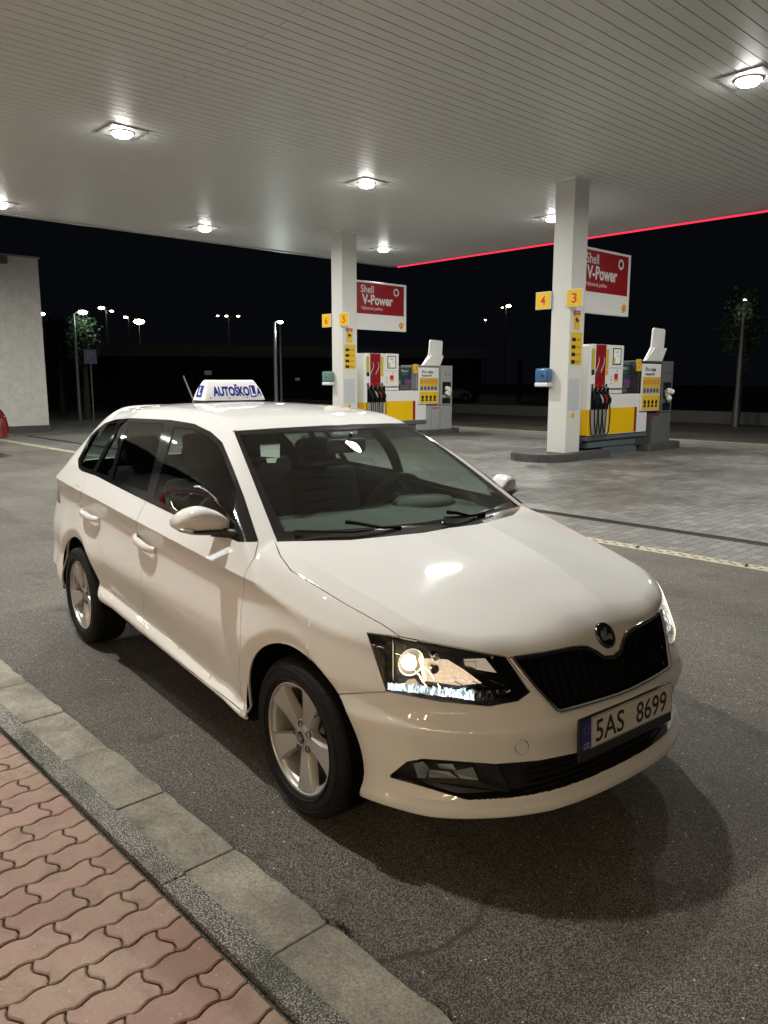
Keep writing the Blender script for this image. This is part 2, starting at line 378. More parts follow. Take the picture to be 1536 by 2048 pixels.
# outlines on the near half of the body (mirrored to the far half later)
DLO = Z1([(190, 385), (188, 345), (250, 225), (322, 163), (375, 146), (450, 140), (640, 148), (762, 168), (845, 208), (900, 258), (952, 380), (1010, 530), (1080, 746), (1070, 752), (985, 750), (665, 617), (520, 547), (270, 422), (205, 400)])
REG = [
 ('front_door_glass', Z1([(664, 180), (752, 192), (828, 228), (884, 278), (932, 390), (972, 495), (952, 700), (930, 715), (700, 610), (560, 533)]), sidec),
 ('rear_door_glass', Z1([(438, 160), (614, 163), (531, 503), (358, 440)]), sidec),
 ('small_glass', Z1([(402, 164), (422, 162), (342, 428), (278, 402)]), sidec),
 ('quarter_glass', Z1([(202, 368), (203, 345), (256, 234), (330, 172), (385, 162), (262, 396), (214, 380)]), sidec),
 ('window_surround', DLO, sidec),
 ('windscreen_glass', [(478, 870), (560, 864), (650, 860), (800, 856), (838, 868), (1018, 1012), (950, 1026), (850, 1044), (700, 1058), (568, 1063)], windc),
 ('windscreen_surround', [(468, 862), (560, 856), (650, 851), (830, 848), (1040, 1020), (960, 1044), (850, 1065), (700, 1080), (555, 1083)], windc),
 ('headlamp', Z3([(75, 188), (215, 205), (450, 248), (690, 295), (745, 378), (790, 447), (740, 485), (612, 510), (400, 490), (160, 445), (112, 300)]), frontc),
 ('grille', Z3([(700, 297), (850, 275), (970, 250), (1040, 248), (1075, 266), (1110, 292), (1160, 290), (1230, 265), (1310, 300), (1300, 410), (1180, 458), (1040, 500), (905, 532), (810, 430)]), frontc),
 ('intake', Z3([(170, 820), (250, 755), (320, 742), (640, 765), (830, 750), (1000, 715), (1300, 600), (1400, 640), (1300, 760), (1100, 880), (880, 950), (720, 960), (500, 915), (300, 856)]), lambda P: (P[:, 0] > .3) & (P[:, 2] > .2625)),
 ('tow_cap', [(1044+13*math.cos(a), 1494+15*math.sin(a)) for a in np.linspace(0, 2*math.pi, 20)[:-1]], frontc),
 ('bonnet', [(550, 1084), (561, 1112), (582, 1141), (690, 1207.5), (765, 1249), (800, 1273), (905, 1294.5), (1016, 1316), (1087, 1305), (1142, 1294), (1174, 1292), (1190, 1301), (1206, 1313), (1260, 1310), (1300, 1100), (1040, 1000), (960, 1040), (850, 1062), (700, 1076), (600, 1080)], frontc),
 ('bumper', [(640, 1392), (683, 1388), (773, 1383.5), (900, 1340), (1000, 1380), (1014, 1316), (1180, 1290), (1500, 1200), (1500, 1800), (600, 1800), (600, 1500)], frontc),
 ('front_door', Z1([(528, 545), (665, 612), (985, 752), (1082, 752), (1062, 830), (1016, 908), (996, 1100), (988, 1390)]) + [(482, 1397), (496, 1429), (400, 1356), (289, 1270), (286, 1184), (276, 1103), (273, 1042), (292, 1001)], sidec),
 ('rear_door', [(292, 1001), (273, 1042), (276, 1103), (286, 1184), (289, 1270), (218, 1215), (209, 1205), (197.5, 1177), (191, 1141), (178, 1097), (168, 1047), (163, 986), (172, 948), (182, 935), (240, 970)], sidec),
 ('fuel_flap', [(151+10*math.cos(a)-6*math.sin(a)*.3, 992+22*math.sin(a)) for a in np.linspace(0, 2*math.pi, 24)[:-1]], sidec),
]
TAILS = [
 ('rear_glass', [(-.56, 1.06), (.1, 1.06), (.1, 1.34), (-.50, 1.34)]),
 ('tailgate', [(-.62, .56), (.1, .56), (.1, 1.45), (-.53, 1.42), (-.60, 1.1)]),
]

# ---- cut the body into its panels
P, T = base_grid()
onside = lambda Q: (Q[:, 1] < -.70) & (Q[:, 0] < .42) & (Q[:, 0] > -3.1)
for fn in (lambda Q: Q[:, 2]-crz(Q[:, 0]), lambda Q: Q[:, 2]-crz(Q[:, 0])+.052, lambda Q: Q[:, 2]-np.maximum(lcz(Q[:, 0]), zbx(np.clip(Q[:, 0], -2.5, .2))+.045), lambda Q: Q[:, 2]-zbx(np.clip(Q[:, 0], -2.5, .2))-.032,
           lambda Q: np.where(Q[:, 0] < -.33, Q[:, 2]-beltz(np.minimum(Q[:, 0], -.3))+.004, 1.0),
           lambda Q: np.where(Q[:, 2] < crz(Q[:, 0])-.03, np.hypot(Q[:, 0]-ARCH[0][0]+.010, Q[:, 2]-.332)-ARCH[0][2]-.033, 1.0),
           lambda Q: np.where(Q[:, 2] < crz(Q[:, 0])-.03, np.hypot(Q[:, 0]-ARCH[1][0]+.010, Q[:, 2]-.332)-ARCH[1][2]-.033, 1.0)):
    P, T = cut(P, T, lambda Q, fn=fn: np.where(onside(Q), fn(Q), 1.0))
for fn in (lambda Q: -Q[:, 1]-yh2(Q[:, 0]), lambda Q: -Q[:, 1]-yh1(Q[:, 0])):
    P, T = cut(P, T, lambda Q, fn=fn: np.where((Q[:, 0] > -.3) & (Q[:, 2] > .70) & (Q[:, 0] < .78), fn(Q), 1.0))
for zc_ in (.208, .234, .241, .248, .255, .262, .275, .30, .38, .480, .495, .510, .53, .56):
    P, T = cut(P, T, lambda Q, zc_=zc_: np.where(Q[:, 0] > .38, Q[:, 2]-zc_, 1.0))
for n_, poly_, c_ in REG: P, T = cut(P, T, reg(PX, poly_, c_))
for ax, az, ar in ARCH:
    def ga(P, ax=ax, az=az, ar=ar):
        v = np.hypot(P[:, 0]-ax, P[:, 2]-az)-ar; return np.where((P[:, 1] < -.60) & (P[:, 2] < .8), v, np.abs(v)+1)
    P, T = cut(P, T, ga)
for n_, poly_ in TAILS: P, T = cut(P, T, lambda Q, q=poly_: np.where(Q[:, 0] < -2.6, poly_sd(REAR(Q), q), 1.0+np.abs(Q[:, 1])))
TL = [(-2.93, .80), (-3.02, .955), (-3.6, 1.02), (-3.6, .80)]
P, T = cut(P, T, lambda Q: np.where(Q[:, 1] < -.45, poly_sd(SIDE(Q), TL), 1.0))
P, T = cut(P, T, lambda Q: np.where(Q[:, 0] < -2.75, Q[:, 2]-.50-.03*(Q[:, 0]+3), 5.0))
P, T = cut(P, T, lambda Q: Q[:, 2]-zbx(Q[:, 0])-.012)
cen = P[T].mean(1); lab = np.full(len(T), 'body_shell', dtype='U24')
low_ = cen[:, 2] < zbx(cen[:, 0])+.012; lab[low_] = 'underbody'
taken = np.zeros(len(T), bool) | (cen[:, 2] < .192)*False
for ax, az, ar in ARCH:
    m = (np.hypot(cen[:, 0]-ax, cen[:, 2]-az) < ar) & (cen[:, 1] < -.60) & (cen[:, 2] < .8); lab[m] = 'hole'; taken |= m
for n_, poly_, c_ in REG:
    m = (poly_sd(PX(cen), poly_) < 0) & c_(cen) & ~taken
    if n_ in ('bonnet', 'bumper', 'intake', 'grille'): m &= cen[:, 0] > -.36
    if n_ == 'bumper': m &= (cen[:, 0] > .1)
    if n_ in ('front_door', 'rear_door', 'fuel_flap'): m &= cen[:, 1] < -.55
    m &= ~low_ | (n_ == 'bumper')
    lab[m] = n_; taken |= m
m = (poly_sd(SIDE(cen), TL) < 0) & (cen[:, 1] < -.45) & ~taken; lab[m] = 'tail_lamp'; taken |= m
for n_, poly_ in TAILS: m = (cen[:, 0] < -2.6) & (poly_sd(REAR(cen), poly_) < 0) & ~taken; lab[m] = n_; taken |= m
m = (cen[:, 0] < -2.75) & (cen[:, 2] < .50+.03*(cen[:, 0]+3)) & ~low_ & ~taken; lab[m] = 'rear_bumper'; taken |= m
del cen

def sub(P, T):
    u, inv = np.unique(T, return_inverse=True); return P[u], inv.reshape(T.shape)
def with_far(P, T):
    """near half plus its mirror image, welded on the centre line"""
    n = len(P); Q = P.copy(); Q[:, 1] *= -1; c = np.abs(P[:, 1]) < 1e-5
    mp = np.where(c, np.arange(n), np.arange(n)+n); T2 = mp[T][:, ::-1]
    return sub(np.concatenate([P, Q]), np.concatenate([T, T2]))
def boundary(T):
    E = np.concatenate([T[:, [0, 1]], T[:, [1, 2]], T[:, [2, 0]]]); k = np.sort(E, 1); kk = k[:, 0].astype(np.int64)*10**7+k[:, 1]
    u, ix, ct = np.unique(kk, return_index=True, return_counts=True); return E[ix[ct == 1]]
def orient(P, T):
    c = P[T].mean(1); n = np.cross(P[T[:, 1]]-P[T[:, 0]], P[T[:, 2]]-P[T[:, 0]]); g = grad(c)
    f = (n*g).sum(1) < 0; T = T.copy(); T[f] = T[f][:, ::-1]; return T
def np_mesh(name, P, faces, normals=None):
    me = bpy.data.meshes.new(name); me.from_pydata([tuple(map(float, p)) for p in P], [], [tuple(map(int, f)) for f in faces]); me.update()
    if normals is not None:
        me.polygons.foreach_set('use_smooth', [True]*len(me.polygons)); me.normals_split_custom_set([tuple(map(float, n)) for n in normals])
    return me
def panel(name, P, T, mat_, parent=None, gap=.0018, depth=.012, lift=0.0):
    """a sheet-metal panel: the skin shrunk by the gap, with a folded edge; normals come from the body surface itself"""
    P, T = sub(P, T); T = orient(P, T); B = boundary(T); cen = P[T].mean(1)
    acc = np.zeros_like(P); cnt = np.zeros(len(P))
    for k in range(3): np.add.at(acc, T[:, k], cen); np.add.at(cnt, T[:, k], 1)
    bv = np.unique(B); onc = np.abs(P[bv, 1]) < 1e-5
    d = acc[bv]/cnt[bv][:, None]-P[bv]
    nb = np.zeros_like(P)
    e = P[B[:, 1]]-P[B[:, 0]]; ln = np.linalg.norm(e, axis=1, keepdims=True); gn = grad(P[B].mean(1)); inw = np.cross(gn, e)/np.maximum(ln, 1e-9)
    np.add.at(nb, B[:, 0], inw*ln); np.add.at(nb, B[:, 1], inw*ln); nb = nb[bv]; l = np.linalg.norm(nb, axis=1, keepdims=True)
    nb = np.where(l > 1e-9, nb/np.maximum(l, 1e-9), 0)
    P = P.copy(); P[bv] += nb*gap
    c2 = P[T].mean(1); N = []
    for k in range(3):
        p = P[T[:, k]]; q = c2-p; q = q/np.maximum(np.linalg.norm(q, axis=1, keepdims=True), 1e-9); N.append(grad(p+q*.0022))
    N = np.stack(N, 1).reshape(-1, 3)
    if lift: P = P+grad(P)*lift
    faces = [tuple(t) for t in T]; normals = list(N)
    if depth:
        idx = {v: i for i, v in enumerate(bv)}; g = grad(P[bv]); low = P[bv]-g*depth; n0 = len(P); P = np.concatenate([P, low])
        for a, b in B:
            ia, ib = idx[a], idx[b]; faces.append((b, a, n0+ia, n0+ib))
            ed = P[b]-P[a]; nn = np.cross(-g[ia], ed); nn = -nn/max(np.linalg.norm(nn), 1e-9); normals += [-nn]*4
    return link(name, np_mesh(name, P, faces, normals), mat_, parent)
def recess(name, P, T, dvec, mat_, parent, taper=0.0):
    """the inside of an opening: floor pushed in by dvec plus walls from the rim"""
    P, T = sub(P, T); T = orient(P, T); B = boundary(T); n = len(P); c = P.mean(0)
    Q = P+np.array(dvec)+(c-P)*taper
    faces = [tuple(t+n) for t in T]+[(a, b, b+n, a+n) for a, b in B]
    return link(name, np_mesh(name, np.concatenate([P, Q]), faces), mat_, parent)
def mir(v, s): return (v[0], v[1]*s, v[2])

car = thing('estate_car', (0, 0, 0), 0, 'white estate car with a lit driving school sign on its roof and headlamps on', 'car')
PAINTED = {'body_shell', 'bonnet', 'bumper', 'front_door', 'rear_door', 'fuel_flap', 'tow_cap', 'tailgate', 'rear_bumper'}
def part_of(n_, centre=False):
    t = T[lab == n_]
    return with_far(P, t)
door = {}
for n_ in ('body_shell', 'bonnet', 'bumper', 'tailgate', 'rear_bumper'):
    p_, t_ = part_of(n_)
    o = panel({'bumper': 'front_bumper'}.get(n_, n_), p_, t_, PAINT, car); door[n_] = o
p_, t_ = part_of('underbody'); panel('underbody', p_, t_, BLACKP, car, gap=0, depth=0)
for s in (1, -1):       # s = 1: the car's right (near) side, -1: far side
    def half(n_):
        p_, t_ = sub(P, T[lab == n_]); p_ = p_.copy(); p_[:, 1] *= s
        return p_, (t_ if s == 1 else t_[:, ::-1])
    fd = panel('front_door', *half('front_door'), PAINT, car); rd = panel('rear_door', *half('rear_door'), PAINT, car)
    door[('fd', s)] = fd; door[('rd', s)] = rd
    sr = panel('window_surround', *half('window_surround'), GLOSSB, car, gap=.0006, depth=.01)
    panel('door_window', *half('front_door_glass'), GLASS, fd, gap=.0004, depth=.004)
    panel('door_window', *half('rear_door_glass'), GLASS, rd, gap=.0004, depth=.004)
    panel('door_window', *half('small_glass'), GLASS, rd, gap=.0004, depth=.004)
    panel('quarter_window', *half('quarter_glass'), GLASS, sr, gap=.0004, depth=.004)
    if s == 1: panel('fuel_flap', *half('fuel_flap'), PAINT, car, gap=.0008)
    panel('tow_cap', *half('tow_cap'), PAINT, door['bumper'], gap=.0006) if s == 1 else panel('bumper_patch', *half('tow_cap'), PAINT, door['bumper'], gap=0, depth=0)
    if s == -1: panel('quarter_patch', *half('fuel_flap'), PAINT, door['body_shell'], gap=0, depth=0)
    panel('tail_lamp', *half('tail_lamp'), mat('tail_lamp_red', (.10, .004, .005), .15, coat=.6), car, gap=.001)
wp, wt = part_of('windscreen_glass'); panel('windscreen', wp, wt, WSGLASS, car, gap=.0003, depth=0)
wp, wt = part_of('windscreen_surround'); panel('windscreen_border', wp, wt, GLOSSB, car, gap=.0003, depth=.006)
wp, wt = part_of('rear_glass'); panel('rear_window', wp, wt, GLASS, door['tailgate'], gap=.0003, depth=.004)
# black sheet just under the skin: what one sees down the panel gaps
m = ~np.isin(lab, ['front_door_glass', 'rear_door_glass', 'small_glass', 'quarter_glass', 'windscreen_glass', 'rear_glass', 'headlamp', 'grille', 'intake', 'hole', 'underbody'])
lp, lt = with_far(P, T[m]); lt = orient(lp, lt); lp = lp-grad(lp)*.011
link('inner_liner', np_mesh('inner_liner', lp, lt), LINER, door['body_shell'])

# grille, lower intake
gp, gt = part_of('grille'); grille = recess('grille', gp, gt, (-.040, 0, -.004), GLOSSB, car, .0)
ip, it = part_of('intake'); intake = recess('lower_intake', ip, it, (-.05, 0, 0), BLACKP, car)
def outline3(px): return [raypx(q) for q in px]
GT = [h for h in outline3(Z3([(700, 297), (790, 284), (850, 275), (910, 263), (970, 251), (1010, 247), (1040, 249), (1075, 267), (1110, 291)])) if h is not None]
GB = [h for h in outline3(Z3([(700, 297), (745, 355), (800, 422), (850, 478), (900, 528), (920, 534), (1000, 513), (1090, 487), (1180, 458)])) if h is not None]
GT.append(np.array([GT[-1][0]+.006, 0, GT[-1][2]-.008])); GB = [h for h in GB if h[1] < -.004]+[np.array([GB[-1][0], 0, GB[-1][2]])]
def both(L): return [tuple(h) for h in L]+[(h[0], -h[1], h[2]) for h in reversed(L[:-1])]
MB().tube(both([h+np.array([.002, 0, -.004]) for h in GT]), .0085, 8).build('grille_trim', GLOSSB, grille, 60)
MB().tube(both([h+np.array([.004, 0, .002]) for h in GB]), .0085, 8).build('chrome_strip', CHROME, grille, 60)
def zr(y):
    ya = -abs(y); gt_ = sorted([(h[1], h[2]) for h in GT]); gb_ = sorted([(h[1], h[2]) for h in GB])
    return np.interp(ya, [a for a, _ in gb_], [b for _, b in gb_])+.008, np.interp(ya, [a for a, _ in gt_], [b for _, b in gt_])-.006
for k in range(-11, 12):
    y = k*.0345; z0, z1 = zr(y)
    if z1-z0 < .03: continue
    b = MB(); zs = np.linspace(z0, z1, 6)
    xs = [float(plan(np.array([abs(y)]))[0]+gz(np.array([z]))[0]) for z in zs]
    for i in range(5):
        for sy in (-1, 1):
            pass
    L = [[(xs[i]-.010, y-.0035, zs[i]), (xs[i]-.010, y+.0035, zs[i]), (xs[i]-.038, y+.008, zs[i]), (xs[i]-.038, y-.008, zs[i])] for i in range(6)]
    V = [[b.bm.verts.new(q) for q in r] for r in L]
    for i in range(5):
        for j in range(4): b.bm.faces.new((V[i][j], V[i][(j+1) % 4], V[i+1][(j+1) % 4], V[i+1][j]))
    b.build('grille_slat', GLOSSB, grille)
# intake mesh bars + fog lamps
b = MB()
for z in (.262, .285, .308, .331, .354):
    pts = [(float(plan(np.array([abs(y)]))[0])-.028, y, z) for y in np.linspace(-.40, .40, 21)]
    b.tube(pts, .0045, 6)
b.build('intake_bars', BLACKP, intake)

# ---- wheels
def wheel_proto():
    """built round local z (z = outward), origin at the hub centre, face of the rim at z = 0"""
    w = thing('wheel', (0, 0, 0)); tb = MB()
    prof = [(.2075, .000), (.212, .006), (.228, .011), (.250, .013), (.272, .009), (.286, .001), (.2935, -.010), (.2975, -.020)]
    tr = []
    for z0 in (-.045, -.080, -.115, -.150):
        tr += [(.299, z0+.012), (.2992, z0+.004), (.292, z0+.003), (.292, z0-.003), (.2992, z0-.004)]
    prof += tr+[(.298, -.166), (.292, -.178), (.270, -.187), (.235, -.185), (.205, -.175), (.200, -.09), (.2055, -.004)]
    n = 180; rings = []
    for (r, h) in prof:
        shoulder = .283 < r < .2980 and h > -.03
        rings.append([tb.bm.verts.new(((r-(.0035 if shoulder and (k % 4 == 0) else 0))*math.cos(2*math.pi*k/n), (r-(.0035 if shoulder and (k % 4 == 0) else 0))*math.sin(2*math.pi*k/n), h)) for k in range(n)])
    m = len(prof)
    for i in range(m):
        A, B = rings[i], rings[(i+1) % m]
        for k in range(n): tb.bm.faces.new((A[k], A[(k+1) % n], B[(k+1) % n], B[k]))
    # raised sidewall ribs
    for r0 in (.222, .262): tb.lathe([(r0-.002, .0085), (r0, .0135), (r0+.002, .0085)], n=96)
    tb.build('tyre', RUBBER, w, 35)
    rb = MB()
    rb.lathe([(.2085, -.002), (.2080, .002), (.2035, .0025), (.2000, -.001), (.1975, -.010), (.1870, -.018), (.1820, -.030), (.1770, -.075), (.172, -.15), (.178, -.155), (.2075, -.02), (.2085, -.002)], n=96)
    for k in range(5):
        a = math.radians(72*k); ca, sa = math.cos(a), math.sin(a)
        # rows: radius, half width of the face, half width of the foot, face height, foot height
        rows = [(.020, .014, .020, -.020, -.050), (.045, .0235, .032, -.021, -.052), (.062, .0235, .034, -.0195, -.052), (.095, .0270, .037, -.015, -.048), (.135, .0345, .043, -.010, -.042), (.170, .0445, .052, -.006, -.034), (.196, .0545, .060, -.003, -.028)]
        V = []
        for r, wf, wb, hf, hb in rows:
            sec = [(-wb, hb), (-wf-.0015, hf-.002), (-wf, hf), (wf, hf), (wf+.0015, hf-.002), (wb, hb)]
            V.append([rb.bm.verts.new((r*ca-t*sa, r*sa+t*ca, h)) for t, h in sec])
        for i in range(len(V)-1):
            for j in range(5): rb.bm.faces.new((V[i][j], V[i][j+1], V[i+1][j+1], V[i+1][j]))
            rb.bm.faces.new((V[i][5], V[i][0], V[i+1][0], V[i+1][5]))
    # hub with lug recesses
    rb.lathe([(.030, -.0175), (.036, -.0185), (.052, -.0200), (.068, -.026), (.072, -.050)], n=60)
    rb.build('rim', ALLOY, w, 28)
    for k in range(5):
        lb = MB(); a = math.radians(72*k+36); c = Matrix.Translation((.050*math.cos(a), .050*math.sin(a), 0))
        lb.lathe([(.0135, -.0165), (.0125, -.0155), (.0105, -.0165), (.0100, -.026), (.0001, -.026)], c, n=18)
        lb.build('lug_recess', mat('lug_dark', (.10, .10, .10), .5, .6), w, 40)
    cb = MB(); cb.lathe([(.0285, -.0175), (.0285, -.0125), (.026, -.0115), (.0240, -.0125), (.0001, -.0125)], n=36)
    cap = cb.build('centre_cap', CHROME, w, 40)
    db = MB(); db.lathe([(.0238, -.0118), (.0001, -.0112)], n=30); db.build('cap_badge', GLOSSB, cap)
    gb = MB()
    for t0, t1 in (((-.012, -.010), (-.002, .012)), ((-.004, -.012), (.005, .012)), ((.004, -.012), (.012, .008))):
        gb.tube([(*t0, -.0108), (*t1, -.0108)], .0013, 5)
    gb.build('cap_mark', CHROME, cap)
    kb = MB(); kb.lathe([(.12, -.085), (.12, -.075), (.07, -.075), (.05, -.050), (.0001, -.050)], n=48); kb.box((.02, .06, -.11), (.10, .125, -.055), .008)
    kb.build('brake_disc', DARKM, w, 40)
    bb = MB(); bb.lathe([(.171, -.13), (.0001, -.13)], n=40); bb.build('wheel_back', LINER, w)
    vb = MB(); vb.tube([(.185*math.cos(2.2), .185*math.sin(2.2), -.02), (.160*math.cos(2.2), .160*math.sin(2.2), -.004)], .0032, 6); vb.build('valve', BLACKP, w)
    return w
wp0 = wheel_proto()
for i, (x, sy, ph) in enumerate(((0, -1, -78), (-2.47, -1, -88), (0, 1, 10), (-2.47, 1, 40))):
    w_ = wp0 if i == 0 else copy_tree(wp0)
    w_.parent = car; w_.location = (x, sy*.825, .299)
    w_.rotation_euler = (0, 0, 0)
    rot = basis((0, 0, 0), (1, 0, 0), (0, 0, 1)) if sy < 0 else basis((0, 0, 0), (-1, 0, 0), (0, 0, 1))
    w_.matrix_local = Matrix.Translation((x, sy*.825, .299)) @ rot @ Matrix.Rotation(math.radians(ph), 4, 'Z')
# wheel housings
for ax, az, ar in ARCH:
    for s in (-1, 1):
        b = MB(); M_ = Matrix(((1, 0, 0, ax), (0, 0, s, 0), (0, 1, 0, az), (0, 0, 0, 1)))
        b.lathe([(ar+.006, .838 if ax > -1 else .835), (ar+.006, .50), (.0, .50)], M_, n=40, a0=math.radians(-20 if ax > -1 else 0), a1=math.radians(183 if ax > -1 else 185))
        b.build('wheel_housing', LINER, door['body_shell'])

# ---- headlamps
GLOW_COVER = lens_cover_mat()
HL_OUT = dict((n_, poly_) for n_, poly_, c_ in REG)['headlamp']
HLB = mat('lamp_housing_black', (.010, .010, .011), .25); HLC = mat('lamp_reflector', (.75, .74, .72), .16, 1.0)
LIT = glow_lens('lit_projector', (1, .9, .7), (1.0, .82, .56), 9.0, 1.2); GLOW = mat('lit_reflector', (.55, .45, .34), .25, .8, emit=(1.0, .74, .50), es=.75, bump=(60, 1.0, .01))
DRL = mat('lit_running_light', (.8, .95, 1), .3, emit=(.80, .93, 1.0), es=2.6); DRL2 = mat('lit_running_light_dim', (.6, .7, .75), .3, emit=(.72, .90, 1.0), es=1.1); DRL3 = mat('lit_running_light_faint', (.4, .5, .55), .3, emit=(.7, .9, 1.0), es=.22); AMB = mat('amber_lens', (.5, .2, .02), .2)
def hl(px, dx=0.0, dy=0.0):
    q = raypx(px); return Vector((q[0]-dx, q[1]+dy, q[2]))
def z8(x, y): return (720+x/4.2667, 1240+y/4.2667)
hn = Vector((-.80, .60, 0))       # into the lamp (near side)
def hp(x, y, d): return Vector(raypx(z8(x, y)))+hn*d
for s in (1, -1):
    q_, t_ = sub(P, T[lab == 'headlamp']); q_ = q_.copy(); q_[:, 1] *= s; t_ = t_ if s == 1 else t_[:, ::-1]
    lamp = recess('headlamp', q_, t_, (-.058, .045*s, .002), HLB, car, .06)
    panel('lens_cover', q_, t_, GLOW_COVER, lamp, gap=.0006, depth=0)
    f = lambda v: Vector((v[0], v[1]*s, v[2]))
    ax = f(Vector((.93, -.25, -.02))).normalized()
    def lens_at(c, r, name, m_, dep, rim=None):
        u = ax.cross(Vector((0, 0, 1))).normalized(); M_ = basis(c, u, ax.cross(u) if False else Vector((0, 0, 1)))
        zz = Vector((M_[0][2], M_[1][2], M_[2][2]))
        if zz.dot(ax) < 0: M_ = basis(c, -u, Vector((0, 0, 1)))
        b = MB(); b.lathe([(r, -dep), (r, 0), (r*.92, r*.25), (r*.7, r*.5), (r*.4, r*.64), (.0001, r*.68)], M_, n=28); o = b.build(name, m_, lamp, 50)
        if rim:
            b = MB(); b.lathe([(r*rim, -dep), (r*rim, .004), (r*rim-.003, .006), (r*1.03, -.004), (r*1.03, -dep)], M_, n=32); b.build('lens_ring', HLC, o, 40)
        return o
    c = f(hp(430, 400, .030)); lens_at(c, .025, 'projector_lens', LIT, .03, None)
    b = MB(); u = Vector((0, 0, 1))
    rc = f(hp(425, 375, .026)); uu = ax.cross(u).normalized(); M_ = basis(rc, uu, u)
    if Vector((M_[0][2], M_[1][2], M_[2][2])).dot(ax) < 0: M_ = basis(rc, -uu, u)
    b.lathe([(.046, .012), (.0445, .0145), (.043, .012), (.042, .010)], M_, n=36); b.build('bowl_ring', mat('bowl_ring_lit', (.8, .75, .65), .2, .9, emit=(1.0, .85, .6), es=.5), lamp, 50)
    b = MB(); b.lathe([(.0415, .008), (.036, -.004), (.030, -.012), (.016, -.020)], M_, n=36); b.build('reflector_bowl', mat('lit_bowl', (.030, .027, .024), .35, 0, emit=(1.0, .76, .48), es=.04), lamp, 50)
    for A, e_ in ([(505, 300), (528, 330), (572, 520), (548, 545), (520, 440)], 1), ([(378, 560), (410, 520), (470, 512), (505, 560), (450, 575)], 0):
        b = MB(); b.quad([f(hp(x, y, .012)) for x, y in A]); b.build('lit_facet', mat('lit_facet_strong', (1, .9, .7), .3, emit=(1, .82, .55), es=1.6) if e_ else mat('lit_facet_soft', (.8, .7, .6), .3, emit=(1, .85, .65), es=.35), lamp)  # bright reflector streaks put in as glowing quads
    c = f(hp(655, 345, .035)); lens_at(c, .0105, 'small_lens', HLC, .02, 1.25)
    c = f(hp(645, 460, .042)); lens_at(c, .013, 'sensor_lens', DARKM, .02, 1.25)
    # reflector wall added for the far lamp's glow: emissive towards the middle, black behind
    Wp = [Vector(raypx(z8(285, y_))) for y_ in (215, 330, 450, 530)]
    b = MB(); up_ = [f(q+hn*.004) for q in Wp]; dn_ = [f(q+hn*.060) for q in Wp]
    for i in range(3): b.quad([up_[i], up_[i+1], dn_[i+1], dn_[i]])
    b.build('reflector_glow_side', mat('glow_side', (.9, .85, .7), .3, .5, emit=(1.0, .88, .62), es=.9), lamp)
    b = MB(); off = Vector((0, -.003*s, 0))
    for i in range(3): b.quad([up_[i]+off, up_[i+1]+off, dn_[i+1]+off, dn_[i]+off])
    b.build('reflector_back', HLB, lamp)
    # glowing plate between the lenses and the finned reflector
    b = MB(); b.quad([f(hp(x, y, .050)) for x, y in ((500, 370), (760, 385), (900, 470), (1060, 590), (860, 612), (560, 570))]); b.build('reflector_plate', GLOW, lamp)
    b = MB(); b.prism([(0, 0)]*0 or [(-.001, -.001), (.001, -.001), (.001, .001), (-.001, .001)], 0, .001, Matrix.Translation(c)); b.bm.clear()
    A = [f(hp(x, y, .020)) for x, y in ((890, 352), (1075, 345), (1175, 470), (1000, 440), (905, 412))]
    b.quad(A); b.build('turn_reflector', mat('lit_turn_reflector', (.85, .75, .65), .25, .8, emit=(1, .8, .6), es=.35), lamp)
    for (x0, y0, x1, y1) in ((810, 540, 930, 600), (970, 540, 1090, 595), (1115, 530, 1245, 585), (890, 375, 1010, 372), (915, 405, 1000, 438), (975, 350, 995, 440)):
        b = MB(); b.tube([f(hp(x0, y0, .018)), f(hp(x1, y1, .018))], .0016, 5); b.build('reflector_fin', HLC, lamp)
    # daytime running light: one strip of many small facets
    b = MB(); n_ = 44; rd = random.Random(5)
    def low(t): return (240+1050*t, 606+t*128 if t < .80 else 708-(t-.80)*430)
    def up(t): return (240+1050*t, (545+t*95+rd.uniform(-12, 14)) if t < .70 else 612+rd.uniform(-6, 6))
    for i in range(n_):
        t0, t1 = i/n_, (i+1)/n_; a0, a1, b0, b1 = up(t0), up(t1), low(t0), low(t1); mx_ = ((b0[0]+b1[0])/2+rd.uniform(-8, 8), (b0[1]+a0[1])/2)
        for tri in ((a0, mx_, b0), (a0, a1, mx_), (a1, b1, mx_), (b0, mx_, b1)):
            b.mi = rd.choice((0, 1, 1, 2)) if t0 < .70 else rd.choice((3, 4, 4))
            b.quad([f(hp(*q, .006+rd.uniform(0, .010))) for q in tri])
    b.build('running_light', [DRL, DRL2, DRL3, HLC, HLB], lamp)
    b = MB(); b.box(f(hp(1135, 335, .018))-Vector((.004,)*3), f(hp(1135, 335, .018))+Vector((.004,)*3), .002); b.build('amber_bulb', AMB, lamp)

